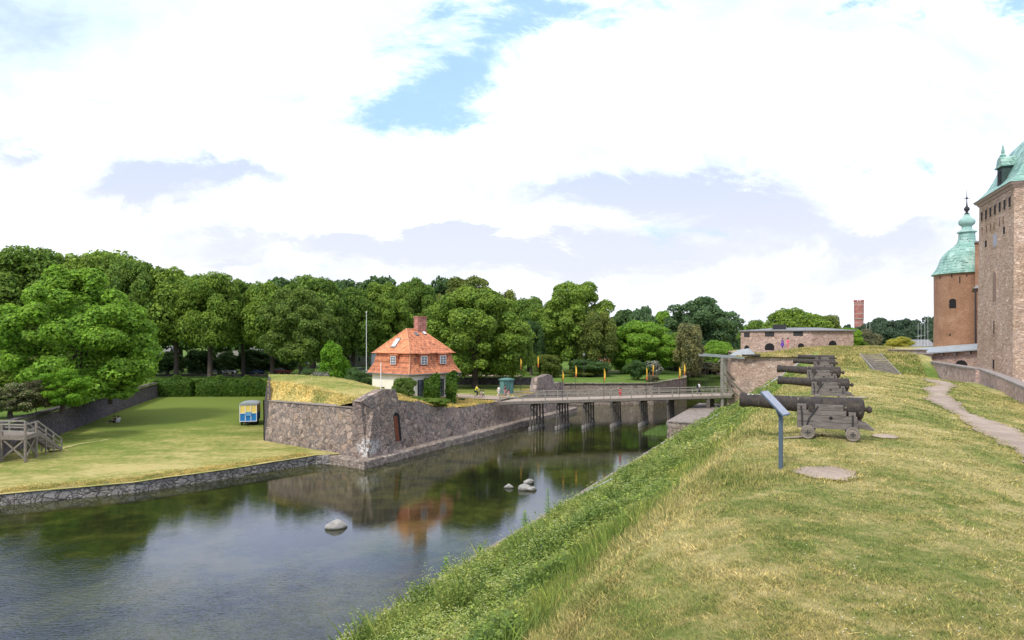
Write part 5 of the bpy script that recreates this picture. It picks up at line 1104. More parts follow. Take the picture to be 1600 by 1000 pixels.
T = [
 ('lime_tree', 40, 138, 393, 545, 150, 'A', 'leaf_mid', 'tall rounded tree at the far left edge behind the big maple', LG),
 ('lime_tree', 148, 146, 392, 560, 150, 'B', 'leaf_lime', 'tallest broad-topped tree rising right behind the big maple', LG),
 ('lime_tree', 214, 136, 407, 558, 84, 'C', 'leaf_mid', 'narrow tall tree on the right shoulder of the big maple', LG),
 ('lime_tree', 275, 140, 420, 552, 104, 'B', 'leaf_lime', 'dense avenue tree above the left end of the hedge', LG),
 ('lime_tree', 328, 137, 430, 552, 86, 'A', 'leaf_lime', 'avenue tree with hanging lower boughs above the middle of the hedge', LG),
 ('lime_tree', 380, 146, 440, 548, 88, 'H', 'leaf_mid', 'avenue tree behind the yellow and blue wagon', LG),
 ('lime_tree', 425, 142, 442, 560, 84, 'B', 'leaf_lime', 'avenue tree above the left corner of the bastion', LG),
 ('lime_tree', 487, 140, 436, 560, 100, 'A', 'leaf_mid', 'broad avenue tree above the grass berm of the bastion', LG),
 ('lime_tree', 552, 146, 450, 575, 84, 'C', 'leaf_mid', 'avenue tree behind the white flagpole', LG),
 ('lime_tree', 600, 150, 446, 570, 90, 'H', 'leaf_lime', 'tree directly behind the left roof slope of the red-roofed house', LG),
 ('lime_tree', 650, 158, 442, 575, 84, 'D', 'leaf_mid', 'dark-topped tree behind the brick chimney', LG),
 ('elm_tree', 738, 170, 437, 570, 116, 'H', 'leaf_olive', 'pale loose-crowned tree peeping over the large chestnut', PG),
 ('elm_tree', 786, 172, 450, 580, 56, 'E', 'leaf_olive', 'thin pale tree top just right of the large chestnut', PG),
 ('elm_tree', 826, 168, 468, 585, 66, 'A', 'leaf_mid', 'mid green tree between the chestnut and the tall park tree', PG),
 ('elm_tree', 893, 158, 444, 592, 122, 'H', 'leaf_lime', 'tall spreading park tree with a thick trunk behind the bridge', PG),
 ('elm_tree', 930, 152, 485, 580, 62, 'C', 'leaf_olive', 'olive tree leaning against the right of the tall park tree', PG),
 ('elm_tree', 978, 205, 488, 580, 60, 'L', 'leaf_dark', 'low dark tree far behind between two park trees', PG),
 ('elm_tree', 1006, 195, 483, 575, 46, 'M', 'leaf_blue', 'dark rounded treetop above the bright green park tree', PG),
 ('elm_tree', 1037, 200, 490, 575, 46, 'L', 'leaf_bright', 'yellow-green treetop left of the wide bluish tree', PG),
 ('chestnut_tree', 1002, 158, 505, 596, 104, 'D', 'leaf_bright', 'bright green spreading tree behind the round bush', PG),
 ('elm_tree', 1095, 190, 468, 590, 118, 'H', 'leaf_blue', 'wide bluish-green domed tree left of the fort', PG),
 ('chestnut_tree', 1055, 170, 520, 590, 50, 'B', 'leaf_mid', 'green tree half hidden behind the birch', PG),
 ('birch_tree', 1077, 150, 503, 586, 44, 'E', 'leaf_birch', 'slender drooping birch with a pale trunk', None),
 ('chestnut_tree', 1122, 165, 532, 594, 46, 'B', 'leaf_bright', 'bright green tree under the drawbridge beams', PG),
 ('conifer', 830, 150, 500, 590, 40, 'C', 'leaf_dark', 'dark blue-green conifer right of the large chestnut', PG),
 ('conifer', 856, 142, 553, 600, 44, 'E', 'leaf_olive', 'dull low cedar behind the stone merlon', PG),
 ('conifer', 920, 146, 560, 600, 58, 'G', 'leaf_dark', 'dark spreading yew right of the thick trunk', PG),
 ('elm_tree', 1184, 215, 503, 560, 52, 'L', 'leaf_mid', 'treetop behind the left end of the barracks roof', PG),
 ('elm_tree', 1245, 190, 482, 560, 84, 'B', 'leaf_lime', 'green tree dome behind the middle of the barracks', PG),
 ('elm_tree', 1296, 195, 490, 560, 40, 'E', 'leaf_olive', 'loose pale tree at the right end of the barracks roof', PG),
 ('elm_tree', 1326, 150, 512, 552, 36, 'C', 'leaf_bright', 'light green tree beside the right end of the barracks', None),
 ('willow', 1352, 170, 512, 552, 40, 'G', 'leaf_grey', 'greyish-green willow below the brick water tower', None),
 ('maple', 1405, 128, 525, 548, 35, 'G', 'leaf_yellow', 'small bright yellow-green rounded tree behind the hill', None),
 ('maple', 1345, 150, 533, 552, 24, 'F', 'leaf_mid', 'small green bush at the foot of the greyish willow', None)]
for (nm, px, Y, tp, bt, wd, v, lf, lb, gp) in T:
    tree(nm, px, Y, tp, bt, wd, v, lf, lb, 'tree', gp, gz=3.85 if px < 1180 or Y > 180 else 8.8, bark='bark_light' if 'birch' in nm else None)
# nearer trees
tree('maple', 122, 86, 424, 652, 196, 'K', 'leaf_bright', 'huge bright green maple above the dark retaining wall', 'tree', None, 3.9)
tree('chestnut_tree', 742, 112, 455, 598, 150, 'D', 'leaf_lime', 'large rounded chestnut right behind the red-roofed house', 'tree', None, 3.8)
tree('chestnut_tree', 800, 114, 520, 597, 60, 'B', 'leaf_lime', 'lower right bough tree of the chestnut group above the kiosk', 'tree', None, 3.8)
tree('lime_tree', 470, 124, 455, 585, 116, 'H', 'leaf_mix', 'olive-toned nearer tree behind the bastion berm, with two leaning trunks', 'tree', None, 3.9)
tree('thuja', 524, 100, 534, 606, 40, 'V', 'leaf_vivid', 'vivid green columnar tree left of the flagpole', 'tree', None, 4.0)
tree('shrub', 537, 98, 590, 612, 42, 'F', 'leaf_vivid', 'vivid low shrub at the foot of the columnar tree', 'shrub', None, 4.2)
tree('shrub', 500, 96, 580, 605, 34, 'F', 'leaf_white', 'shrub dotted with white flowers behind the berm', 'shrub', None, 4.3)
tree('shrub', 482, 102, 575, 602, 26, 'F', 'leaf_dark', 'dark shrub behind the highest part of the berm', 'shrub', None, 4.2)
tree('shrub', 560, 94, 572, 615, 34, 'G', 'leaf_dark', 'dark round shrub at the left corner of the house', 'shrub', None, 4.4)
tree('shrub', 632, 78, 589, 626, 34, 'F', 'leaf_mix', 'grey-green shrub in front of the front corner of the house', 'shrub', None, 4.5)
tree('shrub', 659, 77, 619, 633, 36, 'G', 'leaf_mid', 'low shrub growing behind the wall top below the house window', 'shrub', None, 4.3)
tree('shrub', 685, 76, 622, 637, 34, 'F', 'leaf_mid', 'green tuft hanging over the top of the bastion wall', 'shrub', None, 4.0)
tree('shrub', 716, 86, 622, 631, 22, 'F', 'leaf_dark', 'small dark bush on the bastion top right of the house', 'shrub', None, 3.9)
tree('lilac', 998, 133, 561, 596, 40, 'G', 'leaf_dark', 'round dark green bush behind the bridge', 'shrub', None, 3.9)
tree('lilac', 1020, 132, 563, 592, 26, 'F', 'leaf_white', 'shrub covered in white blossom beside the round dark bush', 'shrub', None, 3.9)
tree('lilac', 1020, 127, 585, 601, 20, 'F', 'leaf_grey', 'grey blossoming bush hanging over the moat wall', 'shrub', None, 3.4)
tree('rhododendron', 938, 150, 574, 590, 26, 'F', 'leaf_pink', 'pink flowering bush beside the park lawn', 'shrub', None, 3.9)
tree('shrub', 915, 146, 575, 596, 54, 'G', 'leaf_olive', 'low spreading bush left of the pink flowering one', 'shrub', None, 3.9)
tree('shrub', 1105, 155, 565, 592, 40, 'F', 'leaf_grey', 'greyish flowering bush under the drawbridge beams', 'shrub', None, 3.9)
tree('shrub', 1066, 178, 572, 592, 60, 'G', 'leaf_dark', 'dark bush behind the birch trunk', 'shrub', None, 3.9)
tree('shrub', 98, 73, 578, 676, 82, 'H', 'leaf_vivid', 'vivid green bush under the big maple beside the platform', 'shrub', None, 3.9)
tree('shrub', 172, 84, 578, 650, 74, 'H', 'leaf_bright', 'low boughs of bright leaves hanging over the dark wall', 'shrub', None, 3.9)
tree('shrub', 56, 71, 592, 652, 40, 'F', 'leaf_bronze', 'bronze-leaved bush between the flowering shrub and the vivid bush', 'shrub', None, 3.9)
tree('shrub', 16, 69, 600, 672, 74, 'H', 'leaf_cream', 'flowering shrub with cream and pink blossom above the platform', 'shrub', None, 3.9)
tree('shrub', 40, 85, 560, 640, 80, 'B', 'leaf_lime', 'green bush at the left foot of the big maple', 'shrub', None, 3.9)
for i, (px, w_) in enumerate(((232, 20), (262, 36), (312, 34), (355, 24), (395, 40), (440, 30))):
    tree('yew', px, 150+i, 545+(i % 2)*6, 592, w_*1.4, 'L' if i % 2 else 'E', 'leaf_dark', ['dark yew left of the hedge', 'dark drooping yew above the left part of the hedge', 'dark yew above the middle of the hedge', 'small dark yew near the walker in white', 'dark yew behind the wagon', 'dark yew behind the corner of the berm'][i], 'tree', 'dark yews under the avenue')
# second row of trees; dark leaves put in the shade behind the avenue
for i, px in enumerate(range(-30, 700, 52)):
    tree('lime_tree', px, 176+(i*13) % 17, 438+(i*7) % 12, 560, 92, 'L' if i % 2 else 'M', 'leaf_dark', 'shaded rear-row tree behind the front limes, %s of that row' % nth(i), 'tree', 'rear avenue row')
# far dark wood behind the park and the town wood over the castle harbour
for i, px in enumerate(range(700, 1160, 42)):
    tree('far_tree', px, 250, 500+(i*11) % 14, 575, 74, 'L' if i % 2 else 'M', 'leaf_dark' if i % 3 else 'leaf_blue', 'far dark park tree behind the nearer ones, %s of the row' % nth(i), 'tree', 'far park trees')
FW = [(1358, 506, 20), (1372, 499, 34), (1392, 503, 34), (1408, 502, 30), (1420, 500, 30), (1432, 510, 26), (1453, 497, 34), (1472, 500, 34), (1330, 515, 26), (1312, 514, 22), (1440, 508, 24), (1384, 512, 30), (1402, 515, 26), (1460, 512, 30), (1345, 512, 22), (1364, 516, 24), (1424, 514, 26)]
for i, (px, tp, w_) in enumerate(FW):
    tree('far_tree', px, 430+(i*37) % 60, tp, 548, w_*1.25, 'L' if i % 2 else 'M', 'leaf_far_haze', 'hazy tree in the distant wood near the water tower, %s' % nth(sorted(q_[0] for q_ in FW).index(px)), 'tree', 'distant wood', 1.2)
tree('far_tree', 1325, 520, 508, 540, 16, 'M', 'leaf_far_haze', 'lone small distant tree left of the brick water tower', 'tree', None, 1.2)
# ---------------------------------------------------------------- hedges
def hedge(px0, px1, Y, hgt, label, seed, dep=2.2, gz=1.15, m='leaf_hedge'):
    r = rs(seed); x0, x1 = (px0-800)/F*Y, (px1-800)/F*Y; n = int(abs(x1-x0)*3000); O = Vector(((x0+x1)/2, Y, gz)); W2 = (x1-x0)/2
    u = r.uniform(-1, 1, n); th = r.uniform(-.2, math.pi+.2, n); P = np.column_stack([u*W2, np.cos(th)*dep*.55, np.maximum(0, hgt*.45+np.sin(th)*hgt*.55)])
    P[:, 2] = np.where(r.rand(n) < .4, r.rand(n)*hgt*.8, P[:, 2]); P[:, 1] = np.where(P[:, 2] < hgt*.6, -dep*.5*(1+.0*P[:, 2]), P[:, 1])
    k = 1+.10*np.sin(P[:, 0]*1.1+seed)+.06*np.sin(P[:, 0]*2.9+P[:, 2]*2); P[:, 2] *= k; P[:, 1] *= k; P += r.normal(0, .10, P.shape)
    e = np.abs(u) > .96; P[e, 1] = r.uniform(-dep/2, dep/2, e.sum())
    nn = np.column_stack([r.normal(0, .4, n), np.cos(th), np.abs(np.sin(th))])+r.normal(0, .4, (n, 3)); nn /= np.linalg.norm(nn, axis=1)[:, None]
    t1 = np.cross(nn, r.normal(size=(n, 3))); t1 /= np.linalg.norm(t1, axis=1)[:, None]; t2 = np.cross(nn, t1); s = .17*r.uniform(.6, 1.3, n)[:, None]
    V = np.stack([P-t1*s, P+t2*s*.7, P+t1*s, P-t2*s*.7], 1).reshape(-1, 3); o = npmesh('hedge', V, np.arange(4*n).reshape(n, 4), M[m]); o.location = O; tag(o, label, 'hedge', 'hedges')
hedge(665, 686, 81.3, 3.0, 'clipped climber between the two ground-floor windows of the house', 7, 1.1, 4.2)
hedge(699, 712, 83.2, 3.3, 'clipped climber at the right corner of the house', 8, 1.1, 4.1)
hedge(244, 302, 124.0, 3.5, 'dense green hedge block at the left end, beside the retaining wall', 1); hedge(310, 374, 124.5, 3.5, 'long dense hedge block in the middle, right of the gap with the stone wall', 2); hedge(372, 428, 124.5, 3.4, 'right hedge block ending behind the grass berm', 3)
hedge(960, 990, 176, 2.2, 'low trimmed hedge left of the round bush', 4, gz=3.9, m='leaf_mid'); hedge(1035, 1062, 182, 2.6, 'trimmed hedge behind the park path near the birch', 5, gz=3.9, m='leaf_mid')
# ---------------------------------------------------------------- town behind the trees
def townhouse(px0, px1, Y, top, col, label, roofc, n=4, gz=4.0):
    x0, x1 = (px0-800)/F*Y, (px1-800)/F*Y; zt = H-(top-HZ)*Y/F; O = Vector(((x0+x1)/2, Y, gz)); t = thing('town_house', label, 'house', O, 0, 'houses beyond the park')
    b = MB(O); b.hull([(x0, Y, gz), (x1, Y, gz), (x1, Y+9, gz), (x0, Y+9, gz)], [(x0, Y, zt), (x1, Y, zt), (x1, Y+9, zt), (x0, Y+9, zt)]); b.build('wall', col, t)
    b = MB(O); b.hull([(x0-.4, Y-.4, zt), (x1+.4, Y-.4, zt), (x1+.4, Y+9.4, zt), (x0-.4, Y+9.4, zt)], [(x0+.5, Y+4, zt+3), (x1-.5, Y+4, zt+3), (x1-.5, Y+5, zt+3), (x0+.5, Y+5, zt+3)]); b.build('roof', roofc, t)
    for i in range(n):
        for z_ in np.arange(gz+1.2, zt-1.5, 3.0):
            x = x0+(i+.5)/n*(x1-x0); b = MB(O); b.box((x, Y-.02, z_+.75), (1.1, .1, 1.6)); wo = b.build('window', M['white'], t); b = MB(O); b.box((x, Y-.08, z_+.75), (.85, .06, 1.35)); b.build('pane', M['glass'], wo)
townhouse(432, 480, 200, 535, plain('pale_facade', (.55,.56,.58), .05), 'pale grey town house glimpsed left of the columnar tree', M['slate'], 4)
townhouse(325, 372, 205, 545, plain('white_facade', (.60,.58,.54), .05), 'off-white town house glimpsed above the middle hedge', M['slate'], 4)
townhouse(376, 424, 208, 548, plain('tan_facade', (.42,.33,.22), .05), 'tan town house glimpsed behind the yellow and blue wagon', M['slate'], 4)
townhouse(530, 580, 200, 552, plain('grey_facade', (.5,.5,.52), .05), 'light grey town house glimpsed behind the flagpole', M['slate'], 4)
townhouse(225, 262, 205, 556, plain('cream_facade', (.5,.45,.38), .05), 'cream town house glimpsed right of the big maple', M['slate'], 3)
townhouse(-22, 7, 120, 552, M['brick'], 'red-roofed house at the left picture edge behind the maple', M['tile_new'], 2)
townhouse(938, 962, 230, 548, plain('orange_facade', (.60,.25,.12), .05), 'orange house glimpsed in the gap right of the tall park tree', M['tile_new'], 3)
def car(px, Y, col, label, rz=0, gz=4.0):
    t = thing('parked_car', label, 'car', at(px, Y, gz), rz, 'cars parked behind the hedge'); b = MB()
    s = [(-2.1, .35), (2.1, .35), (2.15, .75), (1.2, .95), (-2.0, .98), (-2.15, .7)]; b.hull([(x, -.85, z) for x, z in s], [(x, .85, z) for x, z in s]); b.build('body', col, t, bevel=.05)
    s = [(-1.9, .97), (1.15, .95), (.45, 1.42), (-1.5, 1.45)]; b = MB(); b.hull([(x, -.72, z) for x, z in s], [(x, .72, z) for x, z in s]); b.build('cabin', M['glass'], t)
    s = [(-1.5, 1.45), (.45, 1.42), (.4, 1.5), (-1.4, 1.52)]; b = MB(); b.hull([(x, -.7, z) for x, z in s], [(x, .7, z) for x, z in s]); b.build('roof', col, t)
    for x in (-1.3, 1.3):
        for y in (-.86, .86): b = MB(); b.lathe((x, y, .33), [(.05, -.1), (.31, -.1), (.33, 0), (.31, .1), (.05, .1)], 14, 'y'); b.build('wheel', M['black'], t)
CS = [plain('car_white', (.7,.7,.7), .03, .3), plain('car_blue', (.02,.08,.30), .03, .3), plain('car_red', (.28,.02,.02), .03, .3), plain('car_silver', (.4,.42,.44), .03, .3)]
for px, c, lb in ((335, 3, 'silver car parked under the avenue left of the walker in white'), (357, 0, 'white car parked under the avenue behind the walker'), (398, 1, 'blue car parked under the avenue above the wagon'), (440, 2, 'dark red car parked behind the corner of the berm'), (232, 0, 'white car glimpsed between the trunks right of the maple'), (562, 0, 'white car glimpsed behind the flagpole')): car(px, 152.5, CS[c], lb)
car(938, 205, CS[3], 'silver car glimpsed in the park gap below the orange house')
# iron fence along the park road
ff = thing('iron_fence', 'dark railings along the park road behind the hedge', 'fence', (-60, 143, 3.9)); b = MB((-60, 143, 3.9)); 
for z_ in (4.2, 5.1): b.bar((-88, 143, z_), (-38, 142, z_), .05)
b.build('rail', M['black'], ff); b = MB((-60, 143, 3.9))
for k in range(150): x = -88+k/3; b.bar((x, 143-k/150, 3.9), (x, 143-k/150, 5.25), .04)
b.build('bars', M['black'], ff)
for px in (868, 873): pass
lp = thing('street_lamp', 'slim park lamp post right of the thick tree trunk', 'street lamp', at(912.5, 138, 3.9)); b = MB(); b.tube([(0, 0, 0), (0, 0, 4.6)], .06, 6); b.build('post', M['black'], lp); b = MB(); b.lathe((0, 0, 4.6), [(.08, 0), (.22, .1), (.24, .4), (.05, .55)], 8); b.build('lantern', M['slate'], lp)
# ---------------------------------------------------------------- water tower and harbour
O = at(1342, 620, 2); wt = thing('water_tower', 'distant banded red brick water tower with a wider crenellated top', 'tower', O)
pr_ = [(3.9, 0), (3.9, 29), (4.1, 30), (4.2, 45.0)]; b = MB(); b.lathe((0, 0, 0), pr_, 12); wb = b.build('shaft', M['tower_brick'], wt)
b = MB(); b.lathe((0, 0, 0), [(4.35, 28.6), (4.35, 29.6)], 12); b.lathe((0, 0, 0), [(4.4, 43), (4.4, 43.7)], 12); b.build('cornice', M['sill'], wt)
for k in range(12): a = k/12*2*math.pi; b = MB(); b.box((4.0*math.cos(a), 4.0*math.sin(a), 45.7), (.9, 1.0, 1.5), a); b.build('battlement', M['tower_brick'], wt)
for z_ in (6, 10, 14, 18, 22, 26, 34, 38):
    for a in (-2.2, -1.75, -1.3): b = MB(); b.box((3.95*math.cos(a), 3.95*math.sin(a), z_), (.8, .5, 1.6), a); b.build('window', M['sill'], wt)
b = MB(); b.tube([(0, 0, 45), (0, 0, 50)], .15, 5); b.tube([(2, 0, 45), (2, 0, 49)], .12, 5); b.build('antenna', M['slate'], wt)
def boat(px, Y, L, label, mast=9, gz=0.0):
    t = thing('sailing_boat', label, 'boat', at(px, Y, gz), random.Random(px).uniform(-.4, .4), 'boats in the castle harbour'); b = MB()
    s = [(-L/2, .35), (-L*.1, .5), (L*.3, .38), (L/2, 0), (L*.3, -.38), (-L*.1, -.5), (-L/2, -.35)]
    b.hull([(x*.9, y*L*.24, .1) for x, y in s], [(x, y*L*.3, 1.2) for x, y in s]); b.build('hull', M['white'], t); b = MB(); b.box((-L*.05, 0, 1.5), (L*.4, L*.16, .6)); b.build('cabin', M['white'], t, bevel=.1)
    if mast: b = MB(); b.tube([(L*.05, 0, 1.2), (L*.05, 0, mast)], .035, 6); b.bar((L*.05, -1.2, mast*.6), (L*.05, 1.2, mast*.6), .05); b.bar((L*.05, 0, 2.3), (-L*.4, 0, 2.4), .16); b.build('mast', M['white'], t)
gl = MB(); gl.poly([(120, 225, .5), (900, 225, .5), (900, 420, .5), (120, 420, .5)])
BT = [(1349, 'white boat left of the marquee'), (1352.5, 'sailing boat whose mast stands before the willow'), (1357.5, 'sailing boat with a tall mast left of the red tent'), (1433, 'sailing boat right of the yellow tree'), (1438, 'sailing boat second from the yellow tree'), (1443, 'sailing boat third from the yellow tree'), (1448, 'tallest-masted boat beside the round tower'), (1455, 'motor boat close to the round tower')]
for i, (px, lb) in enumerate(BT): boat(px, 262+(i*9) % 20, 9, lb, [0, 13, 14, 13.5, 14, 14, 17, 0][i], 5.0)
qy = MB(); qy.hull([(110, 234, 3.9), (190, 234, 3.9), (190, 300, 3.9), (110, 300, 3.9)], [(110, 234, 5.1), (190, 234, 5.1), (190, 300, 5.1), (110, 300, 5.1)]); tag(qy.build('quay', M['concrete']), kind='structure')
for px, c, lb in ((1360, 'white', 'white marquee by the harbour'), (1370, 'yellow', 'yellow-roofed marquee by the harbour'), (1379, 'rust', 'red-roofed marquee by the harbour')):
    O = at(px, 250, 5.1); t = thing('marquee', lb, 'tent', O, 0, 'marquees at the harbour'); b = MB(); b.box((0, 0, 1.0), (2.6, 2.6, 2.0)); b.build('side_wall', M['white'], t); b = MB(); b.hull([(-1.5, -1.5, 2.0), (1.5, -1.5, 2.0), (1.5, 1.5, 2.0), (-1.5, 1.5, 2.0)], [(-.1, -.1, 3.4), (.1, -.1, 3.4), (.1, .1, 3.4), (-.1, .1, 3.4)]); b.build('canopy', {'white': M['white'], 'yellow': M['yellow'], 'rust': plain('red_canvas', (.6,.05,.04))}[c], t)
townhouse(1428, 1462, 300, 541, plain('harbour_white', (.65,.65,.64), .05), 'low white harbour building beside the round tower', M['slate'], 5)
# small doorway and marks on the bastion wall
tdd = 5.55; bp = Cc+dR*tdd; tp = bp+n2*.8
def wallpt(t, z, out=0.0): 
    b0 = Cc+dR*t; f = (z+.4)/(6.6+.4); p = b0+n2*.8*f-n2*out; return Vector((p[0], p[1], z))
def wpoly(t0, t1, z0, z1, arch, o1, o2, name, m, parent):
    pts = [(t0, z0), (t1, z0), (t1, z1)]+([((t0+t1)/2+(t1-t0)*.3, z1+(t1-t0)*.25), ((t0+t1)/2, z1+(t1-t0)*.33), ((t0+t1)/2-(t1-t0)*.3, z1+(t1-t0)*.25)] if arch else [])+[(t0, z1)]
    b = MB(parent.location); b.hull([wallpt(t, z, o1) for t, z in pts], [wallpt(t, z, o2) for t, z in pts]); return b.build(name, m, parent)
dw = thing('wall_doorway', 'narrow arched doorway with a rust-brown door set in the bastion wall', 'door', wallpt(5.5, 1.9)); 
wpoly(4.7, 6.3, 1.5, 4.35, True, -.3, .03, 'stone_surround', M['granite_small'], dw); wpoly(4.98, 6.02, 1.62, 4.2, True, -.2, .045, 'recess_shade', M['dark'], dw); wpoly(5.0, 5.62, 1.65, 4.0, True, -.1, .06, 'door_leaf', M['rust'], dw)  # dark slab paints the shade behind the door, nothing is hollowed out
# ---------------------------------------------------------------- grass, weeds, reeds (what nobody could count)
def blades(name, P, hgt, wid, m, lean=.35, seed=1, label=None, seg2=False):
    r = rs(seed); n = len(P); a = r.uniform(0, 2*math.pi, n); dx = np.column_stack([np.cos(a), np.sin(a), np.zeros(n)]); la = r.uniform(0, 2*math.pi, n)
    ln = np.column_stack([np.cos(la), np.sin(la), np.zeros(n)])*(np.abs(r.normal(0, lean, n))*hgt)[:, None]; up = np.array([0, 0, 1.0]); h_ = hgt[:, None]; w_ = wid[:, None]
    b0 = P-up*.02
    V = np.stack([b0-dx*w_/2, b0+dx*w_/2, b0+dx*w_*.35+ln*.57+up*h_*.62*np.sqrt(np.maximum(.2, 1-lean*.4)), b0+ln+up*h_*np.sqrt(np.maximum(.2, 1-lean*.4))], 1).reshape(-1, 3)
    return tag(npmesh(name, V, np.arange(4*n).reshape(n, 4), m), label, None, None, 'stuff')
def polar(n, r0, r1, seed, a0=-50, a1=62, pw=1.0):
    r = rs(seed); q = r.rand(n); d = r0*(r1/r0)**q; a = np.radians(r.uniform(a0, a1, n)); return d*np.sin(a), d*np.cos(a), d, r
x, y, d, r = polar(2000000, 2.2, 62, 11); u, s = us(x, y)
k = (s > 14.6) & (s < 25.2) & (u < 60) & ~in_path(x, y) & ~(in_patch(x, y) & (r.rand(len(x)) < .96)); x, y, d = x[k], y[k], d[k]
cl_ = .5+.5*np.sin(x*3.1+np.sin(y*2.3)*2)*np.sin(y*2.7+np.cos(x*1.9)*2)
P = np.column_stack([x, y, h_ram(x, y)]); rr = rs(2).rand(len(x)); hh = (.016+.030*rr**2+.018*cl_)*(1+d*.02); blades('mown_grass', P, hh, (.0035+.0011*d), M['b_mown'], .95, 3, 'short dry grass on top of the rampart')
# taller tufts at the crest
x, y, d, r = polar(800000, 2.2, 70, 12); u, s = us(x, y); e = (s+.7*np.sin(u*.8)+.4*np.sin(u*2.1)); k = (e > 10.8) & (e < 15.9) & (r.rand(len(x)) < .35+.65*sm(e, 11, 14)) & (u < 80); x, y, d, e = x[k], y[k], d[k], e[k]
P = np.column_stack([x, y, h_ram(x, y)]); rr = rs(6).rand(len(x)); hh = (.05+.17*rr**2)*(1-.6*sm(e, 14.6, 15.9))*(.5+.5*sm(d, 4, 12)); blades('tall_grass', P, hh, .003+.0009*d, M['b_mown'], .6, 5, 'longer seeding grass along the rampart crest')
# leafy weeds on the bank: stems with leaves
def weedpatch(n, r0, r1, seed, smin, smax, u1=80):
    x, y, d, r = polar(n, r0, r1, seed, -40, 40); u, s = us(x, y); k = (s > smin-.55*np.clip(np.sin(u*.9+1.2*np.sin(u*.37)), 0, 1)) & (s < smax+.6*np.sin(u*.7)) & (u < u1) & (u > -30); x, y, d, s, u = x[k], y[k], d[k], s[k], u[k]; weedpatch.s = s
    cl = rs(77); nc = 700; cu = -30+110*cl.rand(nc)**1.3; cs = cl.uniform(.6, 14.5, nc); cr = cl.uniform(.3, 1.1, nc); ch = cl.uniform(.1, 1.1, nc)**1.4; hb = np.zeros(len(x))
    for a_, b_, c_, e_ in zip(cu, cs, cr, ch):
        m_ = np.abs(u-a_) < 2.2*c_; hb[m_] = np.maximum(hb[m_], e_*np.exp(-((u[m_]-a_)**2+(s[m_]-b_)**2)/c_**2))
    h_ = (.14+.12*r.rand(len(x))+.95*hb*(.6+.4*r.rand(len(x))))*(.34+.72*sm(s, 1.2, 4.5))*(1-.62*sm(s, 8.5, 14))*(.6+.4*sm(d, 5, 14))*1.2; return x, y, d, h_, r
x, y, d, h_, r = weedpatch(135000, 5, 95, 21, 1.3, 13.4); n = len(x); K = 13
bx = np.repeat(x, K); by = np.repeat(y, K); bh = np.repeat(h_, K); bd_ = np.repeat(d, K); q = rs(5).rand(n*K)**.8; a = rs(6).uniform(0, 2*math.pi, n*K); rad = (.05+.16*(1-np.abs(q-.45)))*(.6+bh)
P = np.column_stack([bx+np.cos(a)*rad, by+np.sin(a)*rad, h_ram(bx, by)+q*bh+.03]); r2 = rs(7); N_ = r2.normal(0, .5, (n*K, 3)); N_[:, 2] += .9; N_ /= np.linalg.norm(N_, axis=1)[:, None]
t1 = np.column_stack([np.cos(a), np.sin(a), r2.uniform(-.3, .6, n*K)]); t1 -= N_*(t1*N_).sum(1)[:, None]; t1 /= np.linalg.norm(t1, axis=1)[:, None]; t2 = np.cross(N_, t1); sz = (.018+.0013*bd_)*r2.uniform(.6, 1.5, n*K); sz = sz[:, None]
V = np.stack([P-t1*sz, P+t2*sz*.42, P+t1*sz, P-t2*sz*.42], 1).reshape(-1, 3)
tag(npmesh('weeds', V, np.arange(4*n*K).reshape(-1, 4), M['weeds']), 'leafy weeds, nettles and cow parsley covering the rampart bank', kind='stuff')
x, y, d, h_, r = weedpatch(700000, 5, 95, 22, 1.15, 14.5); P = np.column_stack([x, y, h_ram(x, y)]); s = weedpatch.s; kk_ = r.rand(len(x)) > sm(s, 11.2, 14.6); x, y, d, h_, s = x[kk_], y[kk_], d[kk_], h_[kk_], s[kk_]; P = P[kk_]; blades('bank_grass', P, h_*.95+.10, .0035+.0009*d, M['weeds'], .32, 8, 'tall green grass on the rampart bank')
x, y, d, h_, r = weedpatch(42000, 5, 75, 23, 2.0, 13); kk_ = (np.sin(x*.8+1.7*np.sin(y*.5))*np.sin(y*.9+x*.35) > .05) | (r.rand(len(x)) < .12); x, y, d, h_ = x[kk_], y[kk_], d[kk_], h_[kk_]; z = h_ram(x, y)+h_*1.15+.05; n = len(x); K = 5; r2 = rs(9); P = np.repeat(np.column_stack([x, y, z]), K, 0)+r2.normal(0, .05, (n*K, 3)); sz = np.repeat(.009+.0008*d, K)[:, None]*r2.uniform(.6, 1.2, (n*K, 1))
V = np.stack([P+sz*np.array([-1, 0, 0]), P+sz*np.array([0, -1, .2]), P+sz*np.array([1, 0, 0]), P+sz*np.array([0, 1, .2])], 1).reshape(-1, 3)
M['umbel'] = leafy('umbel_blossom', lambda g: g.ramp(g.isl(), [(0, (.26,.36,.05)), (.6, (.42,.48,.09)), (.9, (.50,.52,.20)), (1, (.6,.6,.45))]))
tag(npmesh('blossom_heads', V, np.arange(4*n*K).reshape(-1, 4), M['umbel']), 'pale yellow-green flower heads over the weeds of the bank', kind='stuff')
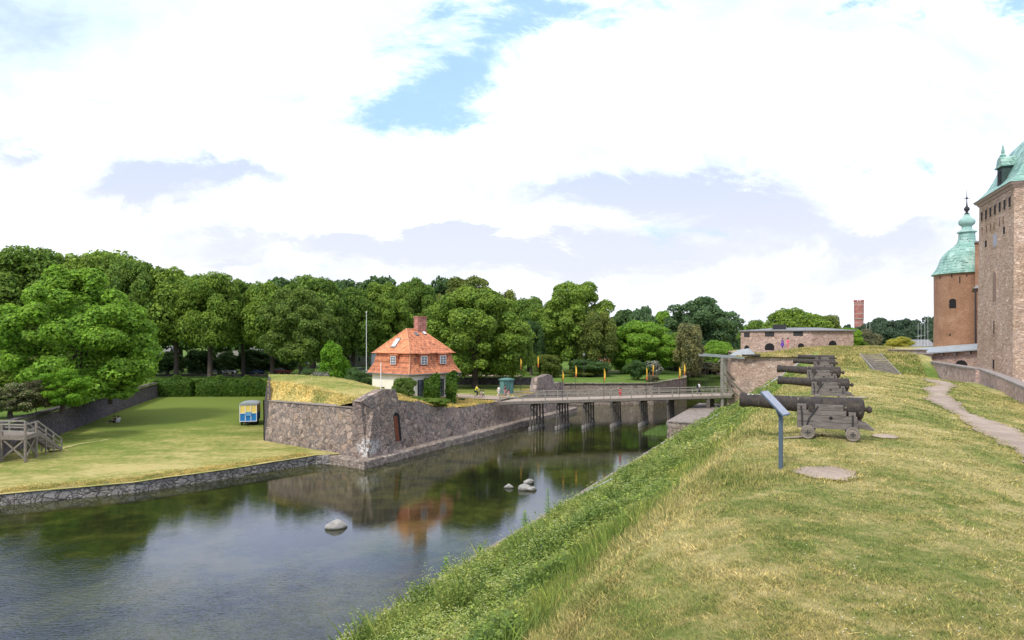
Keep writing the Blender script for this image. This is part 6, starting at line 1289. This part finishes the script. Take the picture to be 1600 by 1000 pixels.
# grass growing over the edges of path and bare patches
x, y, d, r = polar(900000, 5, 50, 61, 10, 50); u, s = us(x, y); ed_ = np.abs(np.abs(s-path_s(u))-(.46+.12*np.sin(u*.7))-.05*np.sin(u*5.3)) < .13*r.rand(len(x))+.03; pe = np.zeros(len(x), bool)
for c, rx, ry in PATCH[:5]: th = np.arctan2(y-c.y, x-c.x); q_ = np.sqrt(((x-c.x)/rx)**2+((y-c.y)/ry)**2)/(1+.10*np.sin(th*3)+.07*np.sin(th*7+1)); pe |= (np.abs(q_-.97) < .16*r.rand(len(x))+.02)
k = (ed_ & (u < 31.5)) | pe; x, y, d = x[k], y[k], d[k]; P = np.column_stack([x, y, h_ram(x, y)+.01]); blades('edge_turf', P, .035+.05*rs(3).rand(len(x)), .004+.0011*d, M['b_mown'], .8, 62, 'grass tufts creeping over the edges of the gravel')
# small white and yellow flowers in the turf
x, y, d, r = polar(1300, 4, 30, 31, -20, 45); u, s = us(x, y); k = (s > 14.8) & (s < 24) & ~in_path(x, y) & (np.sin(x*1.1+1)*np.sin(y*.9) > .1); x, y, d = x[k], y[k], d[k]; P = np.column_stack([x, y, h_ram(x, y)+.06]); sz = (.004+.00042*d)[:, None]
V = np.stack([P+sz*np.array([-1, 0, 0]), P+sz*np.array([0, -1, 0]), P+sz*np.array([1, 0, 0]), P+sz*np.array([0, 1, 0])], 1).reshape(-1, 3)
tag(npmesh('daisies', V, np.arange(4*len(P)).reshape(-1, 4), plain('daisy_white', (.75,.74,.62), .1)), 'tiny white daisies in the short grass', kind='stuff')
# berm grass, lawn grass at its dry edges, reeds
r = rs(41); n = 120000; x = r.uniform(-30, 0, n); y = r.uniform(62, 100, n); d1 = (x-Ct[0])*n1[0]+(y-Ct[1])*n1[1]; d2 = (x-Ct[0])*n2[0]+(y-Ct[1])*n2[1]; d3_ = (x-Lt[0])*n3[0]+(y-Lt[1])*n3[1]
k = (d1 > .1) & (d2 > .9) & (d3_ > -.1) & (d1 < 13); x, y, d1, d3_ = x[k], y[k], d1[k], d3_[k]; P = np.column_stack([x, y, h_park(x, y)])
kk_ = r.rand(len(x)) < 1-.9*sm(d1, 2.5, 5.5); P, x, d1 = P[kk_], x[kk_], d1[kk_]; hh = .05+.17*r.rand(len(x))*(1-.7*sm(d1, 2.6, 4.2)); blades('berm_grass', P, hh, np.full(len(x), .10), M['b_berm'], .7, 9, 'dry yellow grass on the berm of the bastion')
n = 45000; t = r.uniform(8, 52, n); d_ = r.uniform(.9, 5, n); P2 = Cc[None, :]+dR[None, :]*t[:, None]+n2[None, :]*d_[:, None]; k = (t < 28) | (t > 36); P2, t = P2[k], t[k]; P = np.column_stack([P2, h_park(P2[:, 0], P2[:, 1])]); blades('wall_top_grass', P, .1+.25*r.rand(len(P)), np.full(len(P), .08), M['b_berm'], .7, 12, 'straggly grass along the top of the bastion wall')
E_ = np.array(lawn_edge[2:]); seg = r.randint(0, len(E_)-1, 60000); f = r.rand(60000); Q_ = E_[seg]+(E_[seg+1]-E_[seg])*f[:, None]; dd_ = E_[seg+1]-E_[seg]; nn_ = np.column_stack([-dd_[:, 1], dd_[:, 0]]); nn_ /= np.linalg.norm(nn_, axis=1)[:, None]; Q_ = Q_+nn_*(.55+np.abs(r.normal(0, .9, 60000)))[:, None]
P = np.column_stack([Q_, h_lawn(Q_[:, 0], Q_[:, 1])]); blades('edge_grass', P, .04+.12*r.rand(len(P))**2, np.full(len(P), .05), M['b_berm'], .7, 13, 'dry grass fringe above the dry-stone edge of the lawn')
n = 36000; x = r.uniform(39, 62, n); y = r.uniform(150, 185, n); k = (x-39 > (y-150)*.25); P = np.column_stack([x[k], y[k], np.zeros(k.sum())]); blades('reeds', P, 1.5+1.2*r.rand(len(P)), np.full(len(P), .12), M['reed'], .2, 14, 'bed of green reeds in the moat behind the drawbridge')
n = 5000; x, y = xy(r.uniform(61, 70, n), -1.3-3.2*r.rand(n)**2); blades('reeds_by_pier', np.column_stack([x, y, 0*x]), .1+.35*r.rand(n), np.full(n, .05), M['reed'], .3, 15, 'small patch of green water plants beside the bridge landing')
# fort plateau grass
n = 160000; u = r.uniform(46, 112, n); s = r.uniform(4, 25, n); x, y = xy(u, s); k = ((u > 82) | (s > 15.5)) & ~((u > 44) & (u < 60) & (np.abs(s-(23-.185*(u-45.7))) < 1.15)); x, y, u = x[k], y[k], u[k]; z = np.where(u < 82, h_ram(x, y), h_fort(x, y)); blades('hill_grass', np.column_stack([x, y, z]), .08+.22*r.rand(len(x)), np.full(len(x), .08), M['b_mown'], .6, 16, 'uneven grass on the hill before the barracks')
# single tall plants standing out of the weeds
def thistle(px, py, Y, hgt, label, seed):
    X = (px-800)/F*Y; z = float(h_ram(X, Y)); r = random.Random(seed); t = thing('tall_weed', label, 'plant', (X, Y, z), 0, 'tall single plants on the bank')
    b = MB(); b.tube([(0, 0, 0), (.03, .02, hgt*.6), (.0, .04, hgt)], [.02, .015, .008], 6); b.build('stem', plain('green_stem', (.09,.16,.03)), t)
    b = MB()
    for k in range(46):
        f = .15+.85*k/46; a = k*2.4; L = (.28*(1-f)+.10)*r.uniform(.8, 1.2); e = Vector((math.cos(a)*L, math.sin(a)*L, hgt*f+L*.35)); o = Vector((0, .03*f, hgt*f)); sd2 = Vector((-math.sin(a), math.cos(a), 0))*.045
        b.poly([o, o.lerp(e, .5)+sd2+Vector((0, 0, .03)), e, o.lerp(e, .5)-sd2+Vector((0, 0, .03))])
    b.build('leaves', M['leaf_vivid'], t)
for q in ((856, 0, 41, 1.9, 'tallest leafy plant, standing out against the water halfway along the bank', 1), (697, 0, 25.8, 1.5, 'bushy leafy plant near the kerb at the lower left of the bank', 2), (820, 0, 39.5, 1.1, 'lower leafy plant left of the tallest one on the bank', 3), (750, 0, 31.5, .9, 'small leafy plant near the kerb in the middle of the bank', 4)): thistle(*q)
# nothing unused may linger
for me in list(bpy.data.meshes):
    if me.users == 0: bpy.data.meshes.remove(me)
